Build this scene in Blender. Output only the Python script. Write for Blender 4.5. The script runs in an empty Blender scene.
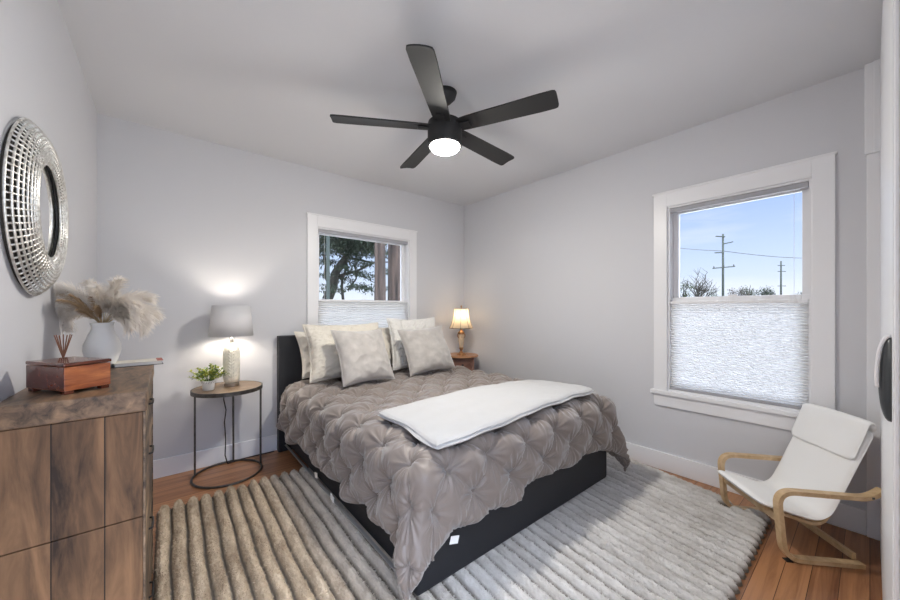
import bpy, bmesh, math, random
import numpy as np
from mathutils import Vector, Matrix, noise
R = math.radians
PI = math.pi
random.seed(7)
rng = np.random.default_rng(7)
S = bpy.context.scene
C = S.collection

# ------------------------------------------------------------------ camera
cam = bpy.data.cameras.new('camera'); co = bpy.data.objects.new('camera', cam); C.objects.link(co)
co.location = (0, 0, 1.175)
co.rotation_euler = (R(90), 0, -math.atan2(.6348, .7727))
cam.sensor_width = 36; cam.lens = 36*345/900; cam.shift_y = 9.5/900; cam.clip_start = .01; cam.clip_end = 400
S.camera = co
# ------------------------------------------------------------------ exposure
S.view_settings.view_transform = 'Standard'; S.view_settings.look = 'None'
S.view_settings.gamma = 1; S.view_settings.use_curve_mapping = False
S.view_settings.exposure = 0.62
FAN_E, BULB_L, BULB_R = 235, 105, 26
# ------------------------------------------------------------------ sky
w = bpy.data.worlds.new('sky'); S.world = w; w.use_nodes = True
nt = w.node_tree; nt.nodes.clear()
N = nt.nodes.new; L = nt.links.new
out = N('ShaderNodeOutputWorld'); bg = N('ShaderNodeBackground'); L(bg.outputs[0], out.inputs[0])
tc = N('ShaderNodeTexCoord'); sx = N('ShaderNodeSeparateXYZ'); L(tc.outputs['Generated'], sx.inputs[0])
rp = N('ShaderNodeValToRGB'); L(sx.outputs['Z'], rp.inputs[0])
e = rp.color_ramp.elements
e[0].position = 0; e[0].color = (.80, .88, 1, 1)
e[1].position = 1; e[1].color = (.8, .88, 1, 1)
for p, c in ((.12, (.58, .72, .98, 1)), (.28, (.34, .50, .90, 1)), (.45, (.40, .56, .9, 1)), (.6, (.8, .88, 1, 1))):
    q = e.new(p); q.color = c
mp = N('ShaderNodeMapping'); mp.inputs['Scale'].default_value = (1.6, 1.6, 9); L(tc.outputs['Generated'], mp.inputs[0])
nz = N('ShaderNodeTexNoise'); nz.inputs['Scale'].default_value = 1.6; nz.inputs['Detail'].default_value = 6; L(mp.outputs[0], nz.inputs['Vector'])
cr = N('ShaderNodeValToRGB'); L(nz.outputs['Fac'], cr.inputs[0])
cr.color_ramp.elements[0].position = .5; cr.color_ramp.elements[0].color = (0, 0, 0, 1)
cr.color_ramp.elements[1].position = .72; cr.color_ramp.elements[1].color = (.6, .6, .6, 1)
mx = N('ShaderNodeMix'); mx.data_type = 'RGBA'; L(cr.outputs[0], mx.inputs[0]); L(rp.outputs[0], mx.inputs[6]); mx.inputs[7].default_value = (.9, .93, 1, 1)
L(mx.outputs[2], bg.inputs[0])
st = N('ShaderNodeMapRange'); L(sx.outputs['Z'], st.inputs[0])
st.inputs[1].default_value = .36; st.inputs[2].default_value = .66; st.inputs[3].default_value = 1.0; st.inputs[4].default_value = 8  # overhead sky boosted above the part seen through the windows, added daylight fill
# sky behind the camera, out of view, brightened as added fill light
sy = N('ShaderNodeMapRange'); L(sx.outputs['Y'], sy.inputs[0])
sy.inputs[1].default_value = .1; sy.inputs[2].default_value = -.8; sy.inputs[3].default_value = .76; sy.inputs[4].default_value = 1.7
mu = N('ShaderNodeMath'); mu.operation = 'MULTIPLY'; L(st.outputs[0], mu.inputs[0]); L(sy.outputs[0], mu.inputs[1])
L(mu.outputs[0], bg.inputs[1])

# ------------------------------------------------------------------ materials
def mat(name, col, rough=.6, metal=0, spec=.5, bump=None, var=None, emit=None, sheen=0, coat=0):
    m = bpy.data.materials.new(name); m.use_nodes = True
    t = m.node_tree; b = t.nodes['Principled BSDF']
    b.inputs['Base Color'].default_value = (*col, 1); b.inputs['Roughness'].default_value = rough
    b.inputs['Metallic'].default_value = metal; b.inputs['Specular IOR Level'].default_value = spec
    b.inputs['Sheen Weight'].default_value = sheen; b.inputs['Coat Weight'].default_value = coat
    tcn = t.nodes.new('ShaderNodeTexCoord')
    if var:      # (scale vector, amount, detail)
        mpn = t.nodes.new('ShaderNodeMapping'); mpn.inputs['Scale'].default_value = var[0]
        t.links.new(tcn.outputs['Object'], mpn.inputs[0])
        n = t.nodes.new('ShaderNodeTexNoise'); n.inputs['Scale'].default_value = 1; n.inputs['Detail'].default_value = 6
        t.links.new(mpn.outputs[0], n.inputs['Vector'])
        r = t.nodes.new('ShaderNodeValToRGB')
        a = var[1]
        lo = var[2] if len(var) > 2 else tuple(c*(1-a) for c in col)
        hi = var[3] if len(var) > 3 else tuple(min(1, c*(1+a)) for c in col)
        r.color_ramp.elements[0].position = .32; r.color_ramp.elements[0].color = (*lo, 1)
        r.color_ramp.elements[1].position = .68; r.color_ramp.elements[1].color = (*hi, 1)
        t.links.new(n.outputs['Fac'], r.inputs[0]); t.links.new(r.outputs[0], b.inputs['Base Color'])
    if bump:     # (scale, strength)
        n = t.nodes.new('ShaderNodeTexNoise'); n.inputs['Scale'].default_value = bump[0]; n.inputs['Detail'].default_value = 5
        t.links.new(tcn.outputs['Object'], n.inputs['Vector'])
        bp = t.nodes.new('ShaderNodeBump'); bp.inputs['Strength'].default_value = bump[1]; bp.inputs['Distance'].default_value = .01
        t.links.new(n.outputs['Fac'], bp.inputs['Height']); t.links.new(bp.outputs[0], b.inputs['Normal'])
    if emit:
        b.inputs['Emission Color'].default_value = (*emit[0], 1); b.inputs['Emission Strength'].default_value = emit[1]
    return m

def wood_mat(name, dark, light, grain=(2, 30, 30), rough=.5, plank=None, coat=0, blotch=.0):
    """grain: noise scale per axis (small along the grain). plank=(axis, width)"""
    m = bpy.data.materials.new(name); m.use_nodes = True
    t = m.node_tree; b = t.nodes['Principled BSDF']; b.inputs['Roughness'].default_value = rough; b.inputs['Coat Weight'].default_value = coat
    nn = t.nodes.new; ll = t.links.new
    tcn = nn('ShaderNodeTexCoord'); vec = tcn.outputs['Object']
    add = None
    if plank:
        sp = nn('ShaderNodeSeparateXYZ'); ll(vec, sp.inputs[0])
        dv = nn('ShaderNodeMath'); dv.operation = 'DIVIDE'; ll(sp.outputs[plank[0]], dv.inputs[0]); dv.inputs[1].default_value = plank[1]
        fl = nn('ShaderNodeMath'); fl.operation = 'FLOOR'; ll(dv.outputs[0], fl.inputs[0])
        fr = nn('ShaderNodeMath'); fr.operation = 'FRACT'; ll(dv.outputs[0], fr.inputs[0])
        wn = nn('ShaderNodeTexWhiteNoise'); wn.noise_dimensions = '1D'; ll(fl.outputs[0], wn.inputs['W'])
        va = nn('ShaderNodeVectorMath'); va.operation = 'MULTIPLY_ADD'; ll(wn.outputs['Color'], va.inputs[0]); va.inputs[1].default_value = (9, 9, 9); ll(vec, va.inputs[2])
        vec = va.outputs[0]
        add = (wn.outputs['Value'], fr.outputs[0])
    mpn = nn('ShaderNodeMapping'); mpn.inputs['Scale'].default_value = grain; ll(vec, mpn.inputs[0])
    n = nn('ShaderNodeTexNoise'); n.inputs['Scale'].default_value = 1; n.inputs['Detail'].default_value = 9; n.inputs['Roughness'].default_value = .62; n.inputs['Distortion'].default_value = .6
    ll(mpn.outputs[0], n.inputs['Vector'])
    fac = n.outputs['Fac']
    if add:
        ma = nn('ShaderNodeMath'); ma.operation = 'MULTIPLY_ADD'; ll(add[0], ma.inputs[0]); ma.inputs[1].default_value = plank[2] if len(plank) > 2 else .22; ll(fac, ma.inputs[2]); fac = ma.outputs[0]
    if blotch:
        mp2 = nn('ShaderNodeMapping'); mp2.inputs['Scale'].default_value = tuple(max(2.2, g*.22) for g in grain); ll(vec, mp2.inputs[0])
        n2 = nn('ShaderNodeTexNoise'); n2.inputs['Scale'].default_value = 1; n2.inputs['Detail'].default_value = 4; ll(mp2.outputs[0], n2.inputs['Vector'])
        mb = nn('ShaderNodeMath'); mb.operation = 'MULTIPLY_ADD'; ll(n2.outputs['Fac'], mb.inputs[0]); mb.inputs[1].default_value = blotch; ll(fac, mb.inputs[2])
        mc = nn('ShaderNodeMath'); mc.operation = 'SUBTRACT'; ll(mb.outputs[0], mc.inputs[0]); mc.inputs[1].default_value = blotch*.5; fac = mc.outputs[0]
    r = nn('ShaderNodeValToRGB'); ll(fac, r.inputs[0])
    r.color_ramp.elements[0].position = .33; r.color_ramp.elements[0].color = (*dark, 1)
    r.color_ramp.elements[1].position = .78; r.color_ramp.elements[1].color = (*light, 1)
    colr = r.outputs[0]
    if add:
        gp = nn('ShaderNodeMath'); gp.operation = 'SUBTRACT'; ll(add[1], gp.inputs[0]); gp.inputs[1].default_value = .5
        ab = nn('ShaderNodeMath'); ab.operation = 'ABSOLUTE'; ll(gp.outputs[0], ab.inputs[0])
        gt = nn('ShaderNodeMath'); gt.operation = 'GREATER_THAN'; ll(ab.outputs[0], gt.inputs[0]); gt.inputs[1].default_value = .5-.0012/plank[1]
        mm = nn('ShaderNodeMix'); mm.data_type = 'RGBA'; ll(gt.outputs[0], mm.inputs[0]); ll(colr, mm.inputs[6]); mm.inputs[7].default_value = (*[c*.35 for c in dark], 1)
        colr = mm.outputs[2]
    ll(colr, b.inputs['Base Color'])
    bp = nn('ShaderNodeBump'); bp.inputs['Strength'].default_value = .15; bp.inputs['Distance'].default_value = .004; ll(n.outputs['Fac'], bp.inputs['Height']); ll(bp.outputs[0], b.inputs['Normal'])
    return m

def fabric_translucent(name, col, trans, amount):
    m = bpy.data.materials.new(name); m.use_nodes = True; t = m.node_tree; t.nodes.clear(); nn = t.nodes.new; ll = t.links.new
    o = nn('ShaderNodeOutputMaterial'); d = nn('ShaderNodeBsdfDiffuse'); tr = nn('ShaderNodeBsdfTranslucent'); mx = nn('ShaderNodeMixShader')
    d.inputs[0].default_value = (*col, 1); tr.inputs[0].default_value = (*trans, 1); mx.inputs[0].default_value = amount
    ll(d.outputs[0], mx.inputs[1]); ll(tr.outputs[0], mx.inputs[2]); ll(mx.outputs[0], o.inputs[0])
    return m

def glass_mat():
    m = bpy.data.materials.new('window_glass'); m.use_nodes = True; t = m.node_tree; t.nodes.clear(); nn = t.nodes.new; ll = t.links.new
    o = nn('ShaderNodeOutputMaterial'); d = nn('ShaderNodeBsdfTransparent'); g = nn('ShaderNodeBsdfGlossy'); mx = nn('ShaderNodeMixShader')
    g.inputs['Roughness'].default_value = .02; f = nn('ShaderNodeFresnel'); f.inputs[0].default_value = 1.35
    ll(f.outputs[0], mx.inputs[0]); ll(d.outputs[0], mx.inputs[1]); ll(g.outputs[0], mx.inputs[2]); ll(mx.outputs[0], o.inputs[0])
    return m

M = {}
M['wall'] = mat('wall_paint', (.67, .672, .70), .7, bump=(260, .04))
M['wallL'] = M['wall']
M['ceil'] = mat('ceiling_paint', (.72, .725, .75), .85, bump=(200, .04))
M['trim'] = mat('white_trim_paint', (.87, .87, .89), .35)
M['floor'] = wood_mat('fir_floor', (.15, .052, .022), (.46, .22, .10), grain=(1.6, 34, 20), rough=.33, plank=(1, .083, .28))
M['drift'] = wood_mat('distressed_wood', (.026, .014, .008), (.27, .145, .07), grain=(22, 14, 3.4), rough=.72, plank=(0, .098, .10), blotch=.7)
M['drifty'] = wood_mat('distressed_wood_front', (.05, .032, .022), (.46, .32, .20), grain=(26, 3, 24), rough=.55, blotch=.7)
M['drifttop'] = wood_mat('distressed_wood_top', (.045, .026, .015), (.36, .215, .115), grain=(30, 7, 30), rough=.45, blotch=.6)
M['cedar'] = wood_mat('cedar_wood', (.17, .028, .010), (.62, .21, .065), grain=(9, 9, 60), rough=.3, coat=.4, blotch=.5)
M['cedard'] = wood_mat('cedar_wood_dark', (.06, .014, .007), (.22, .055, .025), grain=(8, 60, 60), rough=.25, coat=.6)
M['oakt'] = wood_mat('table_wood', (.16, .10, .06), (.42, .29, .18), grain=(5, 45, 45), rough=.4)
M['night'] = wood_mat('nightstand_wood', (.30, .13, .06), (.62, .34, .18), grain=(5, 40, 40), rough=.35)
M['rust'] = wood_mat('nightstand_front', (.14, .06, .04), (.42, .22, .16), grain=(6, 30, 14), rough=.4)
M['birch'] = wood_mat('birch_veneer', (.50, .33, .17), (.82, .62, .38), grain=(14, 14, 14), rough=.4)
M['black'] = mat('black_metal', (.025, .025, .027), .45, metal=.3)
M['fanblk'] = mat('fan_black', (.020, .020, .021), .6)
M['iron'] = mat('aged_iron', (.10, .095, .09), .42, metal=.8, var=((30, 30, 30), .3))
M['bedblk'] = mat('bed_black', (.012, .013, .017), .55, bump=(500, .15))
M['white_metal'] = mat('pale_metal', (.45, .45, .45), .4, metal=.5)
M['matt'] = mat('mattress_cloth', (.6, .6, .6), .9)
def duvet_mat():
    m = mat('satin_duvet', (.205, .168, .147), .47, sheen=.45, bump=(700, .05))
    return m
M['duvet'] = duvet_mat()
M['throw'] = mat('fleece_throw', (.53, .525, .52), .95, sheen=.4, bump=(350, .35))
M['ivory'] = mat('ivory_cotton', (.78, .73, .64), .9, sheen=.3, bump=(240, .3))
M['fur'] = mat('white_fur', (.88, .86, .82), .95, sheen=.5, bump=(300, .5))
M['greige'] = mat('greige_velvet', (.47, .44, .415), .75, sheen=.7, var=((14, 14, 14), .14), bump=(300, .15))
M['chairfab'] = mat('chair_canvas', (.93, .93, .92), .9, bump=(500, .2))
M['chairfab2'] = mat('chair_canvas_underside', (.55, .54, .50), .9, bump=(500, .2))
M['shadeG'] = fabric_translucent('grey_shade', (.68, .68, .70), (.6, .58, .56), .12)
M['shadeW'] = fabric_translucent('cream_shade', (.75, .66, .52), (.9, .75, .52), .5)
M['shadeSeam'] = mat('shade_seam', (.22, .15, .10), .8)
M['cell'] = fabric_translucent('cellular_fabric', (.86, .86, .86), (.88, .87, .86), .5)
M['headrail'] = mat('headrail_grey', (.40, .40, .43), .5)
M['glass'] = glass_mat()
M['mirror'] = mat('mirror_glass', (.92, .93, .94), .02, metal=1)
M['silver'] = mat('hammered_silver', (.86, .83, .77), .36, metal=.9, var=((60, 60, 60), .25))
M['darkback'] = mat('mirror_backing', (.05, .045, .04), .7)
M['vase'] = mat('white_ceramic', (.83, .82, .79), .5)
M['pot'] = mat('pot_ceramic', (.75, .75, .73), .5)
M['mercury'] = mat('mercury_glass', (.86, .82, .70), .3, metal=.0, bump=(60, .5), var=((55, 55, 40), .12), coat=.4)
M['nickel'] = mat('brushed_nickel', (.55, .53, .50), .3, metal=1)
M['brass'] = mat('antique_brass', (.42, .22, .10), .35, metal=.7, var=((70, 70, 70), .4))
M['alab'] = mat('alabaster', (.72, .55, .38), .4, var=((30, 30, 10), .25))
M['leaf'] = mat('leaf_green', (.13, .21, .05), .55, var=((40, 40, 40), .5))
M['leafy'] = mat('leaf_yellow', (.42, .45, .08), .55)
M['soil'] = mat('soil', (.04, .028, .02), .95)
M['plumeW'] = fabric_translucent('plume_white', (.95, .91, .86), (.93, .87, .8), .4)
M['plumeT'] = mat('plume_tan', (.58, .41, .25), .95)
M['stem'] = mat('dry_stem', (.45, .33, .18), .8)
M['reed'] = mat('reed_stick', (.23, .10, .06), .7)
M['bottle'] = mat('frosted_bottle', (.72, .72, .74), .3)
M['paper'] = mat('paper', (.78, .76, .70), .9, var=((4, 4, 400), .12))
M['cover'] = mat('book_cover_cream', (.70, .66, .58), .5)
M['coverb'] = mat('book_cover_black', (.02, .02, .022), .4)
M['coverr'] = mat('book_edge_red', (.42, .10, .07), .5)
M['tag'] = mat('white_label', (.85, .85, .85), .8)
M['gnd_pale'] = mat('bounce_ground', (.3, .29, .27), 1, var=((.5, .5, .5), .3))  # unseen ground, kept pale so it bounces daylight at the shades
M['bark'] = mat('redwood_bark', (.05, .030, .022), .95, var=((16, 16, 1.2), .5, (.010, .0065, .005), (.075, .050, .038)))
M['dbark'] = mat('dark_bark', (.018, .016, .012), .95)
M['dleaf'] = mat('conifer_leaf', (.010, .022, .009), .9)
M['bleaf'] = mat('bush_leaf', (.025, .042, .014), .9)
M['pole'] = mat('weathered_pole', (.022, .030, .024), .9)
M['post'] = mat('green_post', (.02, .03, .025), .8)
M['rugA'] = None
M['lampglow'] = mat('fan_diffuser', (.9, .9, .88), .5, emit=((1, .955, .87), FAN_E))
M['bulbL'] = mat('bulb_cool', (.9, .9, .9), .5, emit=((1, .90, .76), BULB_L))
M['bulbR'] = mat('bulb_warm', (.9, .9, .9), .5, emit=((1, .86, .68), BULB_R))
M['handleD'] = mat('dark_grey_handle', (.05, .055, .06), .3)

# ------------------------------------------------------------------ helpers
def link(name, me, m, parent=None, smooth=False):
    o = bpy.data.objects.new(name, me); C.objects.link(o)
    for x in (m if isinstance(m, (list, tuple)) else [m]): me.materials.append(x)
    if smooth: me.shade_smooth()
    if parent: o.parent = parent
    return o
def obj(name, bm, m, parent=None, smooth=False, angle=None):
    bmesh.ops.recalc_face_normals(bm, faces=bm.faces)
    me = bpy.data.meshes.new(name); bm.to_mesh(me); bm.free()
    o = link(name, me, m, parent, smooth or angle is not None)
    if angle is not None:
        me.set_sharp_from_angle(angle=R(angle))
    return o
def npobj(name, V, F, m, parent=None, smooth=True):
    me = bpy.data.meshes.new(name)
    V = np.asarray(V, float); F = np.asarray(F, int)
    me.vertices.add(len(V)); me.vertices.foreach_set('co', V.ravel())
    k = F.shape[1]
    me.loops.add(F.size); me.loops.foreach_set('vertex_index', F.ravel())
    me.polygons.add(len(F)); me.polygons.foreach_set('loop_start', np.arange(0, F.size, k)); me.polygons.foreach_set('loop_total', np.full(len(F), k))
    me.update(calc_edges=True); me.validate()
    return link(name, me, m, parent, smooth)
def gridF(n, m_, off=0):
    a = np.arange(n*m_).reshape(n, m_) + off
    return np.stack([a[:-1, :-1], a[1:, :-1], a[1:, 1:], a[:-1, 1:]], -1).reshape(-1, 4)
def box(bm, x0, x1, y0, y1, z0, z1, bev=0, seg=2, mtx=None):
    r = bmesh.ops.create_cube(bm, size=1)
    vs = r['verts']
    for v in vs: v.co = Vector(((x0+x1)/2+v.co.x*(x1-x0), (y0+y1)/2+v.co.y*(y1-y0), (z0+z1)/2+v.co.z*(z1-z0)))
    if bev:
        es = list({e_ for v in vs for e_ in v.link_edges})
        rr = bmesh.ops.bevel(bm, geom=es, offset=bev, segments=seg, profile=.6, affect='EDGES')
        vs = list({v for f in rr['faces'] for v in f.verts} | {v for v in vs if v.is_valid})
    if mtx is not None:
        for v in vs: v.co = mtx @ v.co
    return vs
def BX(*a, **k):
    bm = bmesh.new(); box(bm, *a, **k); return bm
def lathe(bm, prof, seg=40, c=(0, 0, 0), cap=True, sx_=1, sy_=1):
    rings = []
    for r, z in prof:
        rings.append([bm.verts.new((c[0]+r*sx_*math.cos(2*PI*i/seg), c[1]+r*sy_*math.sin(2*PI*i/seg), c[2]+z)) for i in range(seg)])
    for a, b in zip(rings, rings[1:]):
        for i in range(seg): bm.faces.new((a[i], a[(i+1) % seg], b[(i+1) % seg], b[i]))
    if cap:
        if prof[0][0] > 1e-5: bm.faces.new(rings[0][::-1])
        if prof[-1][0] > 1e-5: bm.faces.new(rings[-1])
    return bm
def tube(bm, pts, r, seg=8, cap=True, closed=False):
    pts = [Vector(p) for p in pts]; n = len(pts); rings = []; up = None
    for i, p in enumerate(pts):
        if closed: d = pts[(i+1) % n]-pts[i-1]
        else: d = pts[min(i+1, n-1)]-pts[max(i-1, 0)]
        d.normalize()
        if up is None:
            up = Vector((0, 0, 1)) if abs(d.z) < .9 else Vector((1, 0, 0))
        s = d.cross(up).normalized(); u = s.cross(d).normalized(); up = u
        rr = r[i] if isinstance(r, (list, tuple)) else r
        rings.append([bm.verts.new(p+s*rr*math.cos(2*PI*k/seg)+u*rr*math.sin(2*PI*k/seg)) for k in range(seg)])
    m_ = n if closed else n-1
    for i in range(m_):
        a, b = rings[i], rings[(i+1) % n]
        for k in range(seg): bm.faces.new((a[k], a[(k+1) % seg], b[(k+1) % seg], b[k]))
    if cap and not closed: bm.faces.new(rings[0][::-1]); bm.faces.new(rings[-1])
    return bm
def strip(bm, path, w0, w1, th):
    """bentwood: path of (b,z) in local YZ plane, width from x=w0..w1, thickness th"""
    P = [Vector((0, p[0], p[1])) for p in path]; n = len(P); rings = []
    for i, p in enumerate(P):
        d = (P[min(i+1, n-1)]-P[max(i-1, 0)]).normalized(); nn = Vector((0, -d.z, d.y))
        q = []
        for x, t in ((w0, -1), (w1, -1), (w1, 1), (w0, 1)):
            q.append(bm.verts.new((x, p.y+nn.y*t*th/2, p.z+nn.z*t*th/2)))
        rings.append(q)
    for a, b in zip(rings, rings[1:]):
        for k in range(4): bm.faces.new((a[k], a[(k+1) % 4], b[(k+1) % 4], b[k]))
    bm.faces.new(rings[0][::-1]); bm.faces.new(rings[-1])
    return bm
def fillet(pts, r, seg=6):
    """round the inner corners of a 2D polyline; r list or number"""
    out_ = [Vector(pts[0])]
    for i in range(1, len(pts)-1):
        a, b, c = Vector(pts[i-1]), Vector(pts[i]), Vector(pts[i+1])
        rr = r[i-1] if isinstance(r, (list, tuple)) else r
        p = b+(a-b).normalized()*rr; q = b+(c-b).normalized()*rr
        for k in range(seg+1):
            t = k/seg; out_.append((1-t)**2*p+2*t*(1-t)*b+t*t*q)
    out_.append(Vector(pts[-1])); return out_
def tag(o, label=None, cat=None, group=None, kind=None):
    if label: o['label'] = label
    if cat: o['category'] = cat
    if group: o['group'] = group
    if kind: o['kind'] = kind
    return o
def empty(name, loc, rz=0, label=None, cat=None, group=None):
    o = bpy.data.objects.new(name, None); C.objects.link(o); o.location = loc; o.rotation_euler = (0, 0, rz); o.empty_display_size = .05
    return tag(o, label, cat, group)
def struct(name, bm, m, **k):
    return tag(obj(name, bm, m, **k), kind='structure')

# ------------------------------------------------------------------ room
XL, XR, YB, YF, H = -.345, 2.82, 3.16, -.04, 2.44
T = .13
struct('floor', BX(XL-T, XR+T, YF-T, YB+T, -.06, 0), M['floor'])
struct('ceiling', BX(XL-T, XR+T, YF-T, YB+T, H, H+.1), M['ceil'])
struct('wall_left', BX(XL-T, XL, YF-T, YB+T, 0, H), M['wall'])
BW = (1.046, 2.023, .78, 1.92)     # back window opening x0,x1,z0,z1
RW = (.208, .935, .585, 1.92)      # right window opening y0,y1,z0,z1
def holed(axis, p0, p1, a0, a1, hole):
    bm = bmesh.new(); h0, h1, z0, z1 = hole
    def b(u0, u1, v0, v1):
        if v1 <= v0 or u1 <= u0: return
        if axis == 'y': box(bm, u0, u1, p0, p1, v0, v1)
        else: box(bm, p0, p1, u0, u1, v0, v1)
    b(a0, h0, 0, H); b(h1, a1, 0, H); b(h0, h1, 0, z0); b(h0, h1, z1, H)
    return bm
struct('wall_back', holed('y', YB, YB+T, XL, XR, BW), M['wall'])
struct('wall_right', holed('x', XR, XR+T, YF, YB+T, RW), M['wall'])
struct('wall_front', holed('y', YF-T, YF, XL, XR+T, (-.30, .62, 0, 2.02)), M['wall'])  # unseen doorway added behind the camera, open to the sky for fill light
# baseboards
def bb(name, *a):
    struct(name, BX(*a, bev=.004), M['trim'])
bb('baseboard_back', XL, XR, YB-.016, YB, 0, .128)
bb('baseboard_right', XR-.016, XR, .012, YB-.016, 0, .128)
bb('baseboard_left', XL, XL+.016, YF, YB-.016, 0, .128)
# casing in the near right corner, and casing of the added doorway behind the camera
bm = bmesh.new()
box(bm, XR-.022, XR, -.038, .011, 0, 1.975, bev=.003); box(bm, XR-.034, XR, -.038, .018, 1.975, H, bev=.004)
box(bm, XR-.042, XR-.034, -.038, -.012, 1.975, H, bev=.003)
struct('trim_1', bm, M['trim'])
bm = bmesh.new()
box(bm, .62, .70, YF, YF+.016, 0, 2.1, bev=.003); box(bm, -.335, .70, YF, YF+.016, 2.02, 2.1, bev=.003)
struct('trim_2', bm, M['trim'])
# closet door on the front wall with a dark crescent pull
d = empty('door_1', (1.25, YF, 0)); d['kind'] = 'structure'
bm = bmesh.new(); box(bm, 0, 1.45, 0, .008, .01, H-.03, bev=.002)
obj('door_panel', bm, M['trim'], d)
bm = bmesh.new(); box(bm, -.055, .0, 0, .006, 0, H-.002, bev=.002); obj('door_jamb', bm, M['trim'], d)
bm = bmesh.new()
pr = []
for k in range(17):
    a = PI*k/16; pr.append((.100*math.cos(a), .020*math.sin(a)**.8))
for yy0, yy1 in ((0, 1),):
    ra = [bm.verts.new((0.055, .008+p[1], 1.012+p[0])) for p in pr]
    rb = [bm.verts.new((0.085, .008+p[1]*.95, 1.012+p[0])) for p in pr]
    rc = [bm.verts.new((0.105, .008+p[1]*.55, 1.012+p[0]*.93)) for p in pr]
    rz_ = [bm.verts.new((0.035, .008+p[1]*.55, 1.012+p[0]*.93)) for p in pr]
    for A, B_ in ((rz_, ra), (ra, rb), (rb, rc)):
        for k in range(16): bm.faces.new((A[k], A[k+1], B_[k+1], B_[k]))
    bm.faces.new(rz_); bm.faces.new(rc[::-1])
hn = obj('door_handle', bm, M['handleD'], d, smooth=True)
bm = tube(bmesh.new(), [(0.045, .009+.021*math.sin(PI*k/16)**.8, 1.012+.102*math.cos(PI*k/16)) for k in range(0, 10)], .004, 6)
obj('handle_rim', bm, M['trim'], hn, smooth=True)

# ---- windows
def window(name, axis, hole, plane, sgn, stool):
    """axis: 'y' wall is y=plane (coords u=x), 'x' wall is x=plane (coords u=y). sgn = direction outwards"""
    u0, u1, z0, z1 = hole
    o = empty(name, (0, 0, 0)); o['kind'] = 'structure'
    def P(bm, a0, a1, d0, d1, v0, v1, bev=.003):     # d measured outwards from the wall plane
        p0, p1 = sorted((plane+sgn*d0, plane+sgn*d1))
        if axis == 'y': box(bm, a0, a1, p0, p1, v0, v1, bev=bev)
        else: box(bm, p0, p1, a0, a1, v0, v1, bev=bev)
    cw = .088
    bm = bmesh.new()
    P(bm, u0-cw, u0, -.018, 0, z0-.03 if stool else z0-cw, z1+.105); P(bm, u1, u1+cw, -.018, 0, z0-.03 if stool else z0-cw, z1+.105)
    P(bm, u0, u1, -.0175, 0, z1, z1+.1045)
    P(bm, u0-cw-.008, u1+cw+.008, -.023, 0, z1+.098, z1+.112)
    obj('window_casing', bm, M['trim'], o)
    bm = bmesh.new(); j = .012
    P(bm, u0, u0+j, 0, T, z0, z1, 0); P(bm, u1-j, u1, 0, T, z0, z1, 0); P(bm, u0+j, u1-j, 0, T, z1-j, z1, 0); P(bm, u0+j, u1-j, 0, T, z0, z0+j, 0)
    obj('window_jamb', bm, M['trim'], o)
    if stool:
        bm = bmesh.new(); P(bm, u0-cw-.025, u1+cw+.02, -.034, .03, z0-.03, z0, .006); obj('window_sill', bm, M['trim'], o)
        bm = bmesh.new(); P(bm, u0-cw, u1+cw, -.016, 0, z0-.115, z0-.03, .004); obj('window_apron', bm, M['trim'], o)
    else:
        bm = bmesh.new(); P(bm, u0, u1, -.018, 0, z0-.06, z0); obj('window_apron', bm, M['trim'], o)
    zm = 1.245
    for nm, a, b, dd in (('upper_sash', zm-.018, z1-j, .075), ('lower_sash', z0+j, zm+.018, .045)):
        bm = bmesh.new(); s = .034
        P(bm, u0+j, u0+j+s, dd, dd+.03, a, b); P(bm, u1-j-s, u1-j, dd, dd+.03, a, b)
        P(bm, u0+j+s, u1-j-s, dd, dd+.03, a, a+s+.004); P(bm, u0+j+s, u1-j-s, dd, dd+.03, b-s, b)
        sa = obj(nm, bm, M['trim'], o)
        bm = bmesh.new(); P(bm, u0+j+s, u1-j-s, dd+.013, dd+.017, a+s+.004, b-s, 0); obj('glass_pane', bm, M['glass'], sa)
    bm = bmesh.new(); um = (u0+u1)/2
    P(bm, um-.025, um+.025, .046, .062, zm+.018, zm+.03, .003)
    obj('sash_lock', bm, M['trim'], o)
window('window_1', 'y', BW, YB, 1, False)
window('window_2', 'x', RW, XR, 1, True)
def shade(axis, hole, plane, ztop, label):
    u0, u1, z0, z1 = hole; u0 += .014; u1 -= .014; z0 += .013
    um = (u0+u1)/2
    o = empty('cellular_shade', (um, plane+.02, z0) if axis == 'y' else (plane+.02, um, z0), 0, label, 'window shade', )
    hw = (u1-u0)/2
    def loc(bm):
        if axis == 'x': bmesh.ops.rotate(bm, verts=bm.verts, matrix=Matrix.Rotation(R(-90), 3, 'Z'))
        return bm
    obj('headrail', loc(BX(-hw, hw, -.018, .018, z1-z0-.044, z1-z0-.014, bev=.003)), M['headrail'], o)
    obj('top_rail', loc(BX(-hw, hw, -.016, .016, ztop-z0-.02, ztop-z0, bev=.003)), M['trim'], o)
    obj('bottom_rail', loc(BX(-hw, hw, -.016, .016, .0, .018, bev=.003)), M['headrail'], o)
    a, b = .018, ztop-z0-.02; n = int((b-a)/.0085)
    bm = bmesh.new()
    fr = [(-.011 if k % 2 else .0, a+(b-a)*k/n) for k in range(n+1)]
    ba = [(.011 if k % 2 else .002, a+(b-a)*k/n) for k in range(n+1)]
    for prof in (fr,):
        rows = [[bm.verts.new((x, y, z)) for x in (-hw+.001, hw-.001)] for y, z in prof]
        for p, q in zip(rows, rows[1:]): bm.faces.new((p[0], p[1], q[1], q[0]))
    obj('pleated_fabric', loc(bm), M['cell'], o)
    for x in (-hw+.06, hw-.06): obj('shade_cord', loc(tube(bmesh.new(), [(x, 0, b+.02), (x, 0, z1-z0-.04)], .0009, 5)), M['trim'], o)
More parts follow.
